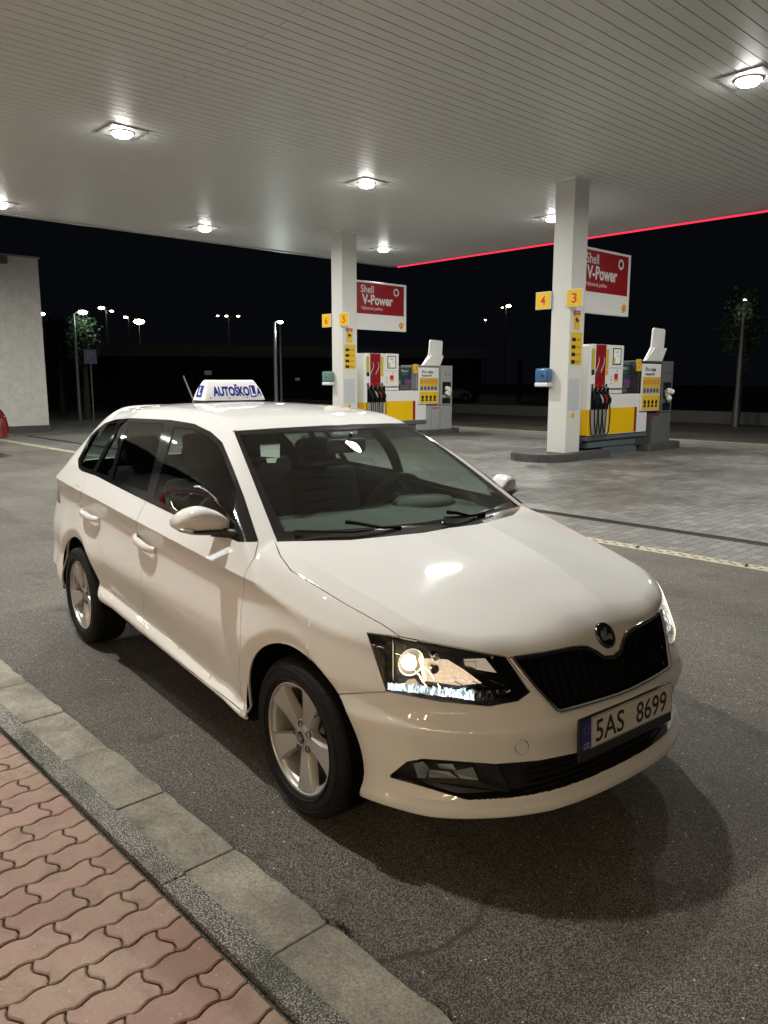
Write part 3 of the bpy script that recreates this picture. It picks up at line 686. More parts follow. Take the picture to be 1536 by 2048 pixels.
# ---- fog lamps
def z3(x, y): return (700+x/2.1943, 1180+y/2.1943)
for s in (1, -1):
    f = lambda v: Vector((v[0], v[1]*s, v[2]))
    def fp(x, y, d): return Vector(raypx(z3(x, y)))+Vector((-.85, .5, 0))*d
    fog = thing('fog_lamp'); fog.parent = car
    b = MB(); A = [(180, 818), (262, 762), (330, 752), (560, 768), (655, 780), (712, 905), (500, 885), (320, 848)]
    pts = [f(fp(x, y, .026)) for x, y in A]; b.quad(pts); b.build('bezel', BLACKP, fog)
    M_ = None; c = f(fp(430, 815, .004)); ax = f(Vector((.93, -.36, 0))).normalized(); u = Vector((0, 0, 1)); uu = ax.cross(u).normalized(); M_ = basis(c, uu, u)
    if Vector((M_[0][2], M_[1][2], M_[2][2])).dot(ax) < 0: M_ = basis(c, -uu, u)
    for nm, A, d0 in (('fog_reflector', [(285, 772), (325, 765), (350, 790), (335, 838), (300, 835)], .006), ('fog_reflector', [(385, 772), (455, 775), (470, 800), (400, 795)], .004), ('fog_reflector', [(455, 805), (545, 790), (570, 845), (490, 838)], .005), ('fog_reflector', [(350, 800), (440, 812), (480, 838), (352, 838)], .008)):
        b = MB(); b.quad([f(fp(x, y, d0+.010+.004*(i % 2))) for i, (x, y) in enumerate(A)]); b.build(nm, HLC, fog)
    b = MB(); b.quad([f(fp(x, y, .0)) for x, y in ((270, 765), (330, 756), (540, 768), (575, 850), (480, 850), (310, 842))]); b.build('fog_lens', CLEAR, fog)

# ---- door mirrors
def mirror(s):
    o = thing('door_mirror'); o.parent = car
    b = MB(); n, m = 28, 20; V = []
    # rounded housing lofted outward (t: 0 inner end, 1 outer tip); front face points to +x
    secs = [(0.0, .062, .004, -.050, .040), (.06, .074, .018, -.058, .050), (.25, .082, .044, -.060, .060), (.5, .084, .056, -.058, .064), (.75, .078, .047, -.052, .062), (.92, .060, .026, -.040, .048), (1.0, .040, .006, -.026, .022)]
    ts = [q[0] for q in secs]; Fd = pchip(ts, [q[1] for q in secs]); Tp = pchip(ts, [q[2] for q in secs]); Bt = pchip(ts, [q[3] for q in secs]); Rr = pchip(ts, [q[4] for q in secs])
    for i in range(n+1):
        t = float(i/n); y = s*(.795+.190*t); xo = -.600-.055*t
        ring = []
        for k in range(m):
            a = 2*math.pi*k/m; ca, sa = math.cos(a), math.sin(a)
            e = .62
            cx = math.copysign(abs(ca)**e, ca); cz = math.copysign(abs(sa)**e, sa)
            x = xo+(float(Fd(t)) if ca > 0 else .040)*cx
            z = 1.026+(float(Tp(t)) if sa > 0 else -float(Bt(t)))*cz+.006*math.sin(t*2.6)
            ring.append(b.bm.verts.new((x, y, z)))
        V.append(ring)
    for i in range(n):
        for k in range(m): b.bm.faces.new((V[i][k], V[i][(k+1) % m], V[i+1][(k+1) % m], V[i+1][k]))
    b.bm.faces.new(V[0][::-1]); b.bm.faces.new(V[-1])
    bmesh.ops.recalc_face_normals(b.bm, faces=b.bm.faces)
    # lower third is black plastic: split off by height
    me = bpy.data.meshes.new('mirror_cap'); bm2 = b.bm.copy(); 
    bmesh.ops.bisect_plane(bm2, geom=bm2.verts[:]+bm2.edges[:]+bm2.faces[:], plane_co=(0, 0, .999), plane_no=(0, 0, 1), clear_inner=True)
    bm2.to_mesh(me); bm2.free(); c = link('mirror_cap', me, PAINT, o, True)
    bm3 = b.bm; bmesh.ops.bisect_plane(bm3, geom=bm3.verts[:]+bm3.edges[:]+bm3.faces[:], plane_co=(0, 0, .9975), plane_no=(0, 0, 1), clear_outer=True)
    bmesh.ops.scale(bm3, vec=(.97, 1, 1), verts=bm3.verts)
    me = bpy.data.meshes.new('mirror_base'); bm3.to_mesh(me); bm3.free(); link('mirror_base', me, BLACKP, o, True)
    b = MB(); b.tube([(-.575, s*.86, .985), (-.555, s*.83, .984), (-.500, s*.800, .982), (-.465, s*.775, .985)], [.020, .022, .020, .012], 12); b.build('mirror_arm', BLACKP, o, 50)
    b = MB(); b.box((-.6415, s*.82, .985), (-.639, s*.965, 1.065)); b.build('mirror_glass', CHROME, o)
    b = MB(); b.tube([(-.60, s*.982, 1.004), (-.575, s*.965, 1.000), (-.556, s*.945, .997)], [.006, .009, .006], 8); b.build('turn_lamp', mat('turn_lens', (.5, .48, .45), .1, .5), o, 50)
for s in (-1, 1): mirror(s)

# ---- door handles
for key, pxs in (('fd', [(275, 1072), (293, 1087), (312, 1101)]), ('rd', [(168, 1021), (184, 1030), (200, 1040)])):
    A = [raypx(q) for q in pxs]
    for s in (-1, 1):
        x0, x1 = A[0][0], A[2][0]; z0, z1 = A[0][2], A[2][2]; b = MB()
        pts = []; rad = []
        for t in np.linspace(0, 1, 13):
            x = x0+(x1-x0)*t; z = z0+(z1-z0)*t; out = .032*min(1, (math.sin(math.pi*min(max(t*1.02, .0), 1)))**.45+.12) if 0 < t < 1 else .006
            yy = float(Ys(np.array([x]), np.array([z]))[0])
            pts.append((x, s*(yy+out), z)); rad.append(.0125+.004*math.sin(math.pi*t))
        b.tube(pts, rad, 12)
        zm_ = (z0+z1)/2
        for v in b.bm.verts: v.co.z += (v.co.z-(z0+(z1-z0)*(v.co.x-x0)/(x1-x0)))*.35
        b.build('door_handle', PAINT, door[(key, -s)], 60)
        b = MB(); xm = (x0+x1)/2; zm = (z0+z1)/2; yy = float(Ys(np.array([xm]), np.array([zm]))[0])
        M_ = basis((xm, s*(yy-.010), zm+.008), (1, 0, -.1), (0, 0, 1)) if s < 0 else basis((xm, s*(yy-.010), zm+.008), (-1, 0, .1), (0, 0, 1))
        b.lathe([(.052, .0095), (.050, .0115), (.046, .0110), (.036, .0102)], M_ @ Matrix.Diagonal((1.35, .72, 1, 1)), n=36)
        b.build('handle_bezel', PAINT, door[(key, -s)], 60)

# ---- bonnet badge
bc = Vector(raypx((1218, 1268))); bn = Vector(grad(np.array([bc]))[0]); bc.y = 0; bn.y = 0; bn.normalize()
bu = Vector((0, 1, 0)); M_ = basis(bc+bn*.001, bu, bn.cross(bu)); badge = thing('bonnet_badge'); badge.parent = car
b = MB(); b.lathe([(.047, -.008), (.047, .004), (.044, .007), (.040, .006), (.039, .002)], M_, n=48); b.build('badge_ring', mat('dark_chrome', (.16, .16, .165), .1, 1.0), badge, 50)
b = MB(); b.lathe([(.0395, .0025), (.0001, .0035)], M_, n=36); b.build('badge_disc', GLOSSB, badge)
b = MB(); b.prism([(-.026, -.014), (-.010, -.018), (.010, -.015), (.020, -.022), (.030, -.006), (.018, .004), (.012, -.004), (.002, -.005), (.006, .006), (.014, .022), (.006, .027), (-.006, .010), (-.010, .020), (-.018, .014), (-.016, .000), (-.024, .004), (-.029, -.004)], .003, .0055, M_); b.build('winged_arrow', CHROME, badge)

# ---- number plate
PL = thing('number_plate'); PL.parent = car
Mp = basis((.833, -.004, .452), (0, 1, 0), (-.035, 0, 1))
def pbox(x0, y0, x1, y1, z0, z1, m_, nm, bev=0, par=PL):
    b = MB(); b.box((x0, y0, z0), (x1, y1, z1), bev, M=Mp); return b.build(nm, m_, par)
pbox(-.268, -.092, .267, .057, -.016, -.001, BLACKP, 'plate_holder', .006)
wpl = pbox(-.214, -.053, .261, .053, -.001, .0015, mat('plate_white', (.70, .69, .66), .45), 'plate_face')
pbox(-.262, -.053, -.2145, .053, -.001, .0014, mat('plate_blue', (.010, .022, .20), .4), 'euro_band')
rim_ = MB()
for a, b_ in (((-.2120, -.051), (.2590, -.0495)), ((-.2120, .0495), (.2590, .051)), ((.2575, -.0495), (.2590, .0495)), ((-.2120, -.0495), (-.2105, .0495))): rim_.box((a[0], a[1], .0016), (b_[0], b_[1], .0021), M=Mp)
rim_.build('plate_border', BLACKP, PL)
INK = mat('black_ink', (.008, .008, .01), .5)
fit_text('plate_number', '5AS', .157, .077, Mp @ Matrix.Translation((-.112, -.001, .0018)), INK, PL, bold=.012)
fit_text('plate_number', '8699', .185, .077, Mp @ Matrix.Translation((.130, -.001, .0018)), INK, PL, bold=.012)
WINK = mat('white_ink', (.62, .62, .60), .5)
fit_text('country_code', 'CZ', .030, .019, Mp @ Matrix.Translation((-.238, -.037, .0012)), WINK, PL, bold=.02)
b = MB()
for k in range(12):
    a = 2*math.pi*k/12; b.lathe([(.0016, 0), (.0001, .0003)], Mp @ Matrix.Translation((-.238+.0135*math.cos(a), .018+.0135*math.sin(a), .0016)), n=6)
b.build('euro_stars', mat('plate_star', (.55, .45, .05), .5), PL)
text('holder_text', 'www.aaaauto.cz', .020, Mp @ Matrix.Translation((-.165, -.074, -.0015)), mat('grey_ink', (.22, .22, .22), .5), PL, .0004)
text('holder_text', 'AAA AUTO', .022, Mp @ Matrix.Translation((.005, -.074, -.0015)), MATS['grey_ink'], PL, .0004, 1, .0006, shear=.3)
text('holder_text', '✆ 800 110 800', .018, Mp @ Matrix.Translation((.165, -.074, -.0015)), MATS['grey_ink'], PL, .0004)

# ---- wipers and windscreen base
for pts, nm in (([(586, 1066), (640, 1068), (700, 1069), (745, 1064)], 0), ([(884, 1040), (925, 1038), (955, 1032), (985, 1022)], 0)):
    A = [Vector(raypx(q)) for q in pts]
    wip = thing('wiper'); wip.parent = car
    b = MB(); b.tube([a+Vector((.012, 0, .012)) for a in A], [.004, .006, .006, .004], 6); b.build('wiper_blade', BLACKP, wip)
A1 = [Vector(raypx(q)) for q in ((685, 1054), (705, 1057), (760, 1060), (800, 1056))]
b = MB(); b.tube([A1[0]+Vector((.02, 0, .024)), A1[1]+Vector((.02, 0, .026)), A1[2]+Vector((.012, 0, .012)), A1[3]+Vector((.004, 0, .004))], [.009, .008, .006, .008], 8); b.build('wiper_arm', GLOSSB, car)
A1 = [Vector(raypx(q)) for q in ((888, 1034), (905, 1035), (935, 1036), (968, 1030))]
b = MB(); b.tube([A1[0]+Vector((.02, 0, .024)), A1[1]+Vector((.02, 0, .024)), A1[2]+Vector((.012, 0, .012)), A1[3]+Vector((.004, 0, .004))], [.009, .008, .006, .008], 8); b.build('wiper_arm', GLOSSB, car)

# ---- aerial
ant = thing('aerial'); ant.parent = car
b = MB(); b.tube([(-2.53, 0, 1.438), (-2.545, 0, 1.458), (-2.56, 0, 1.462)], [.022, .014, .007], 10); b.build('aerial_foot', BLACKP, ant, 50)
b = MB(); b.tube([(-2.548, 0, 1.452), (-2.60, 0, 1.508), (-2.697, 0, 1.619)], [.0045, .0055, .0042], 8); b.build('aerial_rod', mat('aerial_rubber', (.06, .06, .055), .5), ant)

# ---- interior
ib = MB(); ib.box((-3.0, -.72, .22), (-.40, .72, .30)); ib.build('cabin_floor', LINER, car)
dash = MB()
prof = [(-.16, .80), (-.22, .935), (-.34, .958), (-.58, .980), (-.76, .975), (-.82, .92), (-.78, .70), (-.60, .45), (-.30, .40)]
Vd = [[dash.bm.verts.new((x-.10*(abs(y)/.7)**2*(1 if x > -.5 else .2), y, z-(.05 if abs(y) > .6 else 0))) for x, z in prof] for y in (-.655, -.58, -.35, 0, .35, .58, .655)]
for i in range(6):
    for j in range(len(prof)-1): dash.bm.faces.new((Vd[i][j], Vd[i][j+1], Vd[i+1][j+1], Vd[i+1][j]))
dsh = dash.build('dashboard', DASHM, car, 45)
hood_ = MB(); hood_.lathe([(.17, -.06), (.165, .03), (.14, .055), (.0001, .06)], Matrix.Translation((-.66, .36, .95)) @ Matrix.Diagonal((.85, 1.1, 1, 1)), n=32); hood_.build('instrument_hood', DASHM, dsh, 60)
sw = thing('steering_wheel'); sw.parent = car; Ms = basis((-.90, .36, .935), (0, 1, 0), (.42, 0, 1))
b = MB(); b.tube([Ms @ Vector((.18*math.cos(a), .18*math.sin(a), 0)) for a in np.linspace(0, 2*math.pi, 41)[:-1]], .0155, 10, closed=True); b.build('steering_rim', mat('wheel_leather', (.02, .02, .02), .5), sw, 60)
b = MB(); b.lathe([(.065, -.03), (.065, .01), (.04, .025), (.0001, .028)], Ms, n=20)
for a in (0, math.pi, -math.pi/2): b.box((.03, -.018, -.012), (.17, .018, .004), .004, M=Ms @ Matrix.Rotation(a, 4, 'Z'))
b.build('steering_spokes', BLACKP, sw, 50)
def seat(x, y, w):
    st = thing('seat', ); st.parent = car
    b = MB(); b.box((x-.02, y-w/2, .42), (x+.48, y+w/2, .58), .05, seg=3); b.build('seat_cushion', SEATF, st, 60)
    b = MB(); b.box((-.06, -w/2, 0), (.06, w/2, .60), .045, seg=3, M=Matrix.Translation((x, y, .50)) @ Matrix.Rotation(math.radians(-18), 4, 'Y')); b.build('seat_back', SEATF, st, 60)
    b = MB(); b.box((-.045, -.13, .62), (.045, .13, .78), .04, seg=3, M=Matrix.Translation((x-.01, y, .50)) @ Matrix.Rotation(math.radians(-16), 4, 'Y'))
    for q in (-.05, .05): b.tube([(x-.18, y+q, 1.06), (x-.20, y+q, 1.16)], .006, 6)
    b.build('head_rest', SEATF, st, 60)
seat(-1.45, -.36, .50); seat(-1.45, .36, .50)
for y in (-.42, 0, .42): seat(-2.25, y, .42)
b = MB(); b.box((-.02, -.11, -.035), (.02, .11, .035), .014, seg=3, M=Matrix.Translation((-.83, 0, 1.275))); b.tube([(-.79, 0, 1.34), (-.82, 0, 1.29)], .008, 6); b.build('interior_mirror', BLACKP, car, 50)
for A in ([(519, 877), (559, 876), (558, 904), (520, 901)], [(531, 905), (553, 904), (550, 914), (533, 914)]):
    b = MB(); pts = [Vector(raypx(q)) for q in A]; b.quad([q+Vector((-.03, .02, -.03)) for q in pts]); pp = b.build('paper_sheet', PAPER, car)

# ---- roof sign (lifts off: a thing of its own)
rs = thing('roof_sign', (-2.05, 0, 1.468), 0, 'white magnetic roof sign with blue AUTOŠKOLA lettering, sitting on top of the white car', 'roof sign')
SGN = mat('sign_white', (.80, .80, .80), .3, emit=(1, 1, 1), es=.22)
b = MB(); bw, bd, tw, td, hh = .203, .085, .163, .034, .126
def ring(wx, dy, z, rr=.018, n=6):
    out = []
    for cx, cy, a0 in ((wx-rr, dy-rr, 0), (-wx+rr, dy-rr, 90), (-wx+rr, -dy+rr, 180), (wx-rr, -dy+rr, 270)):
        for k in range(n+1):
            a = math.radians(a0+90*k/n); out.append(b.bm.verts.new((cy+rr*math.sin(a), cx+rr*math.cos(a), z)))
    return out
R_ = [ring(bw, bd, .006), ring(bw, bd, .014), ring((bw+tw)/2+.003, (bd+td)/2+.002, .070), ring(tw+.002, td+.003, hh-.014), ring(tw-.006, td-.003, hh-.003), ring(tw-.014, td-.010, hh, .01)]
for i in range(len(R_)-1):
    n_ = len(R_[i])
    for k in range(n_): b.bm.faces.new((R_[i][k], R_[i][(k+1) % n_], R_[i+1][(k+1) % n_], R_[i+1][k]))
b.bm.faces.new(R_[-1]); b.bm.faces.new(R_[0][::-1]); b.build('sign_body', SGN, rs, 50)
b = MB(); b.box((-.08, -.19, -.012), (.08, .19, .007), .004); b.build('sign_foot', BLACKP, rs)
BLUE = mat('sign_blue', (.006, .014, .26), .5, spec=.2)
sl = (bd-td)/(hh-.014)
Mf = basis((bd-sl*.052+.0022+.0007, 0, .066), (0, 1, 0), (-sl, 0, 1))
fit_text('sign_lettering', 'AUTOŠKO', .243, .078, Mf @ Matrix.Translation((-.020, .000, 0)), BLUE, rs, bold=.045)
fit_text('sign_lettering', 'A', .034, .054, Mf @ Matrix.Translation((.1655, -.011, 0)), BLUE, rs, bold=.045)
b = MB(); b.box((.106, -.046, -.0003), (.143, .030, .0008), M=Mf); b.build('learner_square', BLUE, rs)
fit_text('learner_letter', 'L', .024, .058, Mf @ Matrix.Translation((.1245, -.009, .0012)), SGN, rs, bold=.03)
sl2 = (bw-tw)/(hh-.014); Me = basis((0, -(bw-sl2*.052+.003), .066), (1, 0, 0), (0, sl2, 1))
b = MB(); b.box((-.035, -.042, -.0003), (.035, .030, .0008), M=Me); b.build('learner_square', BLUE, rs)
text('learner_letter', 'L', .062, Me @ Matrix.Translation((0, -.007, .0012)), SGN, rs, .0006, .9, .003)
Mb = basis((-(bd-sl*.052+.0022+.0007), 0, .066), (0, -1, 0), (sl, 0, 1)); text('sign_lettering', 'AUTOŠKOLA', .064, Mb, BLUE, rs, .0006, .70, .0016)
for yy in (-.165, -.04, .075): b = MB(); b.lathe([(.004, 0), (.003, .002), (.0001, .0025)], basis((bd+.0005, yy, .022), (0, 1, 0), (0, 0, 1)), n=10); b.build('screw', DARKM, rs)

# ================================================================== THE FILLING STATION
A_ST = math.radians(4.5); CA, SA = math.cos(A_ST), math.sin(A_ST); HC = 5.42
def W3(x, y, z=0.): return Vector((x*CA-y*SA, x*SA+y*CA, z))
MW = Matrix.Rotation(A_ST, 4, 'Z')
def st_thing(name, x, y, z, label, cat, group=None, rz=0): return thing(name, W3(x, y, z), A_ST+rz, label, cat, group)
def st_build(b, name, m, smooth=0, **kw):
    """a one-mesh thing or structure whose vertices are given in station coordinates"""
    o = b.build(name, m, None, smooth); o.rotation_euler = (0, 0, A_ST); return tag(o, **kw)
PXP = lambda o, n=(0, 1, 0), u=(0, 0, 1): basis(o, n, u)         # panel facing +x, reading along +y
PYM = lambda o: basis(o, (1, 0, 0), (0, 0, 1))                   # panel facing -y

def node_mat(name, build):
    m = bpy.data.materials.new(name); m.use_nodes = True; nt = m.node_tree; b = nt.nodes['Principled BSDF']; build(nt, b); MATS[name] = m; return m
def N(nt, t, **kw):
    n = nt.nodes.new(t)
    for k, v in kw.items():
        if k.startswith('i_'): n.inputs[int(k[2:])].default_value = v
        else: setattr(n, k, v)
    return n
def mixc(nt, fac, a, b, blend='MIX'):
    m = nt.nodes.new('ShaderNodeMix'); m.data_type = 'RGBA'; m.blend_type = blend
    for i, v in ((0, fac), (6, a), (7, b)):
        if hasattr(v, 'default_value') or hasattr(v, 'is_linked'): nt.links.new(v, m.inputs[i])
        else: m.inputs[i].default_value = v if i == 0 else (*v, 1)
    return m.outputs[2]
def ramp(nt, src, p0, p1, c0=(0, 0, 0, 1), c1=(1, 1, 1, 1)):
    r = nt.nodes.new('ShaderNodeValToRGB'); r.color_ramp.elements[0].position = p0; r.color_ramp.elements[1].position = p1
    r.color_ramp.elements[0].color = c0; r.color_ramp.elements[1].color = c1; nt.links.new(src, r.inputs[0]); return r.outputs[0]
def noise(nt, sc, det=4, rough=.6, vec=None):
    n = nt.nodes.new('ShaderNodeTexNoise'); n.inputs['Scale'].default_value = sc; n.inputs['Detail'].default_value = det; n.inputs['Roughness'].default_value = rough
    if vec is not None: nt.links.new(vec, n.inputs['Vector'])
    return n.outputs['Fac']
def voro(nt, sc, vec=None, out='Distance'):
    n = nt.nodes.new('ShaderNodeTexVoronoi'); n.inputs['Scale'].default_value = sc
    if vec is not None: nt.links.new(vec, n.inputs['Vector'])
    return n.outputs[out]
def bump(nt, b, h, strength, dist, prev=None):
    bp = nt.nodes.new('ShaderNodeBump'); bp.inputs['Strength'].default_value = strength; bp.inputs['Distance'].default_value = dist
    nt.links.new(h, bp.inputs['Height'])
    if prev is not None: nt.links.new(prev, bp.inputs['Normal'])
    if b is not None: nt.links.new(bp.outputs[0], b.inputs['Normal'])
    return bp.outputs[0]
def asphalt(nt, b):
    co = N(nt, 'ShaderNodeTexCoord').outputs['Object']
    base = mixc(nt, ramp(nt, noise(nt, .7, 7, .62, co), .36, .64), (.165, .154, .135), (.315, .298, .265))
    # aggregate: every stone its own grey
    v = nt.nodes.new('ShaderNodeTexVoronoi'); v.inputs['Scale'].default_value = 215; nt.links.new(co, v.inputs['Vector'])
    sp = N(nt, 'ShaderNodeSeparateColor'); nt.links.new(v.outputs['Color'], sp.inputs[0])
    stone = ramp(nt, sp.outputs[0], .0, 1.0, (.50, .49, .47, 1), (1.40, 1.37, 1.32, 1)); c = mixc(nt, 1.0, base, stone, 'MULTIPLY')
    gap = ramp(nt, v.outputs['Distance'], .34, .62); c = mixc(nt, gap, c, (.055, .049, .041))
    v2 = nt.nodes.new('ShaderNodeTexVoronoi'); v2.inputs['Scale'].default_value = 62; nt.links.new(co, v2.inputs['Vector'])
    s2 = N(nt, 'ShaderNodeSeparateColor'); nt.links.new(v2.outputs['Color'], s2.inputs[0])
    m1 = ramp(nt, v2.outputs['Distance'], .16, .24, (1, 1, 1, 1), (0, 0, 0, 1)); m2 = ramp(nt, s2.outputs[1], .93, .95)
    mm = N(nt, 'ShaderNodeMath', operation='MULTIPLY'); nt.links.new(m1, mm.inputs[0]); nt.links.new(m2, mm.inputs[1]); c = mixc(nt, mm.outputs[0], c, (.85, .80, .70))
    # worn lanes, oil and damp patches
    mp = N(nt, 'ShaderNodeMapping'); mp.inputs['Scale'].default_value = (.35, 1.6, 1); mp.inputs['Rotation'].default_value = (0, 0, .08); nt.links.new(co, mp.inputs[0])
    c = mixc(nt, ramp(nt, noise(nt, .8, 6, .6, mp.outputs[0]), .50, .68), c, (.62, .60, .57), 'MULTIPLY')
    oil = N(nt, 'ShaderNodeMath', operation='MULTIPLY'); nt.links.new(ramp(nt, noise(nt, 2.6, 5, .6, co), .60, .70), oil.inputs[0]); oil.inputs[1].default_value = .55; c = mixc(nt, oil.outputs[0], c, (.035, .031, .027))
    # long wandering crack
    cr = nt.nodes.new('ShaderNodeTexVoronoi'); cr.feature = 'DISTANCE_TO_EDGE'; cr.inputs['Scale'].default_value = .22
    wob = N(nt, 'ShaderNodeVectorMath', operation='ADD'); nz = nt.nodes.new('ShaderNodeTexNoise'); nz.inputs['Scale'].default_value = 2.2; nz.inputs['Detail'].default_value = 6; nt.links.new(co, nz.inputs['Vector'])
    sc_ = N(nt, 'ShaderNodeVectorMath', operation='SCALE'); sc_.inputs['Scale'].default_value = .55; nt.links.new(nz.outputs['Color'], sc_.inputs[0]); nt.links.new(co, wob.inputs[0]); nt.links.new(sc_.outputs[0], wob.inputs[1]); nt.links.new(wob.outputs[0], cr.inputs['Vector'])
    ck = N(nt, 'ShaderNodeMath', operation='MULTIPLY'); nt.links.new(ramp(nt, cr.outputs['Distance'], .0010, .0030, (1, 1, 1, 1), (0, 0, 0, 1)), ck.inputs[0]); nt.links.new(ramp(nt, noise(nt, .35, 2, .5, co), .52, .60), ck.inputs[1]); c = mixc(nt, ck.outputs[0], c, (.05, .045, .04))
    nt.links.new(c, b.inputs['Base Color']); b.inputs['Specular IOR Level'].default_value = .4
    rr = N(nt, 'ShaderNodeMapRange'); nt.links.new(sp.outputs[2], rr.inputs[0]); rr.inputs[3].default_value = .42; rr.inputs[4].default_value = .85; nt.links.new(rr.outputs[0], b.inputs['Roughness'])
    inv = N(nt, 'ShaderNodeMath', operation='SUBTRACT'); inv.inputs[0].default_value = 1; nt.links.new(v.outputs['Distance'], inv.inputs[1])
    n1 = bump(nt, None, inv.outputs[0], .8, .005); bump(nt, b, noise(nt, 60, 3, .6, co), .5, .006, n1)
ASPH = node_mat('asphalt', asphalt)
def pavers_grey(nt, b):
    co = N(nt, 'ShaderNodeTexCoord').outputs['Object']
    mp = N(nt, 'ShaderNodeMapping'); nt.links.new(co, mp.inputs[0])
    wv = N(nt, 'ShaderNodeTexWave', wave_type='BANDS', bands_direction='Y'); wv.inputs['Scale'].default_value = 1.6; wv.inputs['Distortion'].default_value = 0
    sep = N(nt, 'ShaderNodeSeparateXYZ'); nt.links.new(mp.outputs[0], sep.inputs[0])
    # zigzag the long joints a little, as interlocking pavers do
    s1 = N(nt, 'ShaderNodeMath', operation='MULTIPLY'); nt.links.new(sep.outputs[1], s1.inputs[0]); s1.inputs[1].default_value = 1/.1
    pp = N(nt, 'ShaderNodeMath', operation='PINGPONG'); nt.links.new(s1.outputs[0], pp.inputs[0]); pp.inputs[1].default_value = .5
    s2 = N(nt, 'ShaderNodeMath', operation='MULTIPLY'); nt.links.new(pp.outputs[0], s2.inputs[0]); s2.inputs[1].default_value = .040
    ax = N(nt, 'ShaderNodeMath', operation='ADD'); nt.links.new(sep.outputs[0], ax.inputs[0]); nt.links.new(s2.outputs[0], ax.inputs[1])
    cb = N(nt, 'ShaderNodeCombineXYZ'); nt.links.new(sep.outputs[1], cb.inputs[0]); nt.links.new(ax.outputs[0], cb.inputs[1])
    br = N(nt, 'ShaderNodeTexBrick'); nt.links.new(cb.outputs[0], br.inputs['Vector'])
    br.inputs['Scale'].default_value = 1; br.inputs['Brick Width'].default_value = .20; br.inputs['Row Height'].default_value = .118; br.inputs['Mortar Size'].default_value = .006; br.inputs['Mortar Smooth'].default_value = .3
    br.inputs['Color1'].default_value = (.165, .161, .152, 1); br.inputs['Color2'].default_value = (.26, .254, .24, 1); br.inputs['Mortar'].default_value = (.085, .080, .072, 1)
    st = ramp(nt, noise(nt, .33, 6, .62, co), .40, .62); c = mixc(nt, st, br.outputs[0], (.42, .41, .39), 'MULTIPLY')
    st2 = ramp(nt, noise(nt, .9, 5, .7, mp.outputs[0]), .62, .70); c = mixc(nt, st2, c, (.30, .29, .28), 'MULTIPLY')
    fine = mixc(nt, noise(nt, 60, 3, .6, co), (.72, .72, .72), (1.2, 1.2, 1.2)); c = mixc(nt, 1.0, c, fine, 'MULTIPLY')
    nt.links.new(c, b.inputs['Base Color'])
    r = N(nt, 'ShaderNodeMapRange'); nt.links.new(noise(nt, .8, 5, .6, co), r.inputs[0]); r.inputs[3].default_value = .62; r.inputs[4].default_value = .34; nt.links.new(r.outputs[0], b.inputs['Roughness'])
    inv = N(nt, 'ShaderNodeMath', operation='SUBTRACT'); inv.inputs[0].default_value = 1; nt.links.new(br.outputs['Fac'], inv.inputs[1])
    n1 = bump(nt, None, inv.outputs[0], .8, .006); n2 = bump(nt, None, noise(nt, 5, 4, .6, co), .45, .03, n1); bump(nt, b, noise(nt, 90, 3, .6, co), .4, .002, n2)
PAVG = node_mat('grey_block_paving', pavers_grey)
def red_paver(nt, b):
    co = N(nt, 'ShaderNodeTexCoord').outputs['Object']; at = N(nt, 'ShaderNodeAttribute', attribute_name='tile')
    c = mixc(nt, at.outputs['Fac'], (.285, .172, .140), (.395, .262, .220)); c = mixc(nt, ramp(nt, noise(nt, 2.2, 5, .6, co), .42, .66), c, (.37, .275, .215))
    fine = mixc(nt, noise(nt, 140, 4, .7, co), (.70, .70, .70), (1.25, 1.25, 1.25)); c = mixc(nt, 1.0, c, fine, 'MULTIPLY')
    c = mixc(nt, ramp(nt, noise(nt, 9, 6, .7, co), .50, .75), c, (.22, .155, .125)); sp = ramp(nt, voro(nt, 34, co), .05, .085, (1, 1, 1, 1), (0, 0, 0, 1)); c = mixc(nt, sp, c, (.62, .55, .47))
    nt.links.new(c, b.inputs['Base Color']); b.inputs['Roughness'].default_value = .8
    n1 = bump(nt, None, noise(nt, 150, 4, .7, co), .5, .002); bump(nt, b, noise(nt, 22, 3, .6, co), .35, .006, n1)
REDP = node_mat('red_clay_paver', red_paver)
def terrazzo(nt, b):
    co = N(nt, 'ShaderNodeTexCoord').outputs['Object']
    c = mixc(nt, ramp(nt, noise(nt, 190, 2, .6, co), .48, .60), (.035, .034, .031), (.44, .42, .38)); c = mixc(nt, ramp(nt, noise(nt, 2.1, 4, .6, co), .48, .60), c, (.42, .47, .38), 'MULTIPLY')
    nt.links.new(c, b.inputs['Base Color']); b.inputs['Roughness'].default_value = .6; bump(nt, b, noise(nt, 180, 3, .6, co), .4, .002)
TERR = node_mat('speckled_granite', terrazzo)
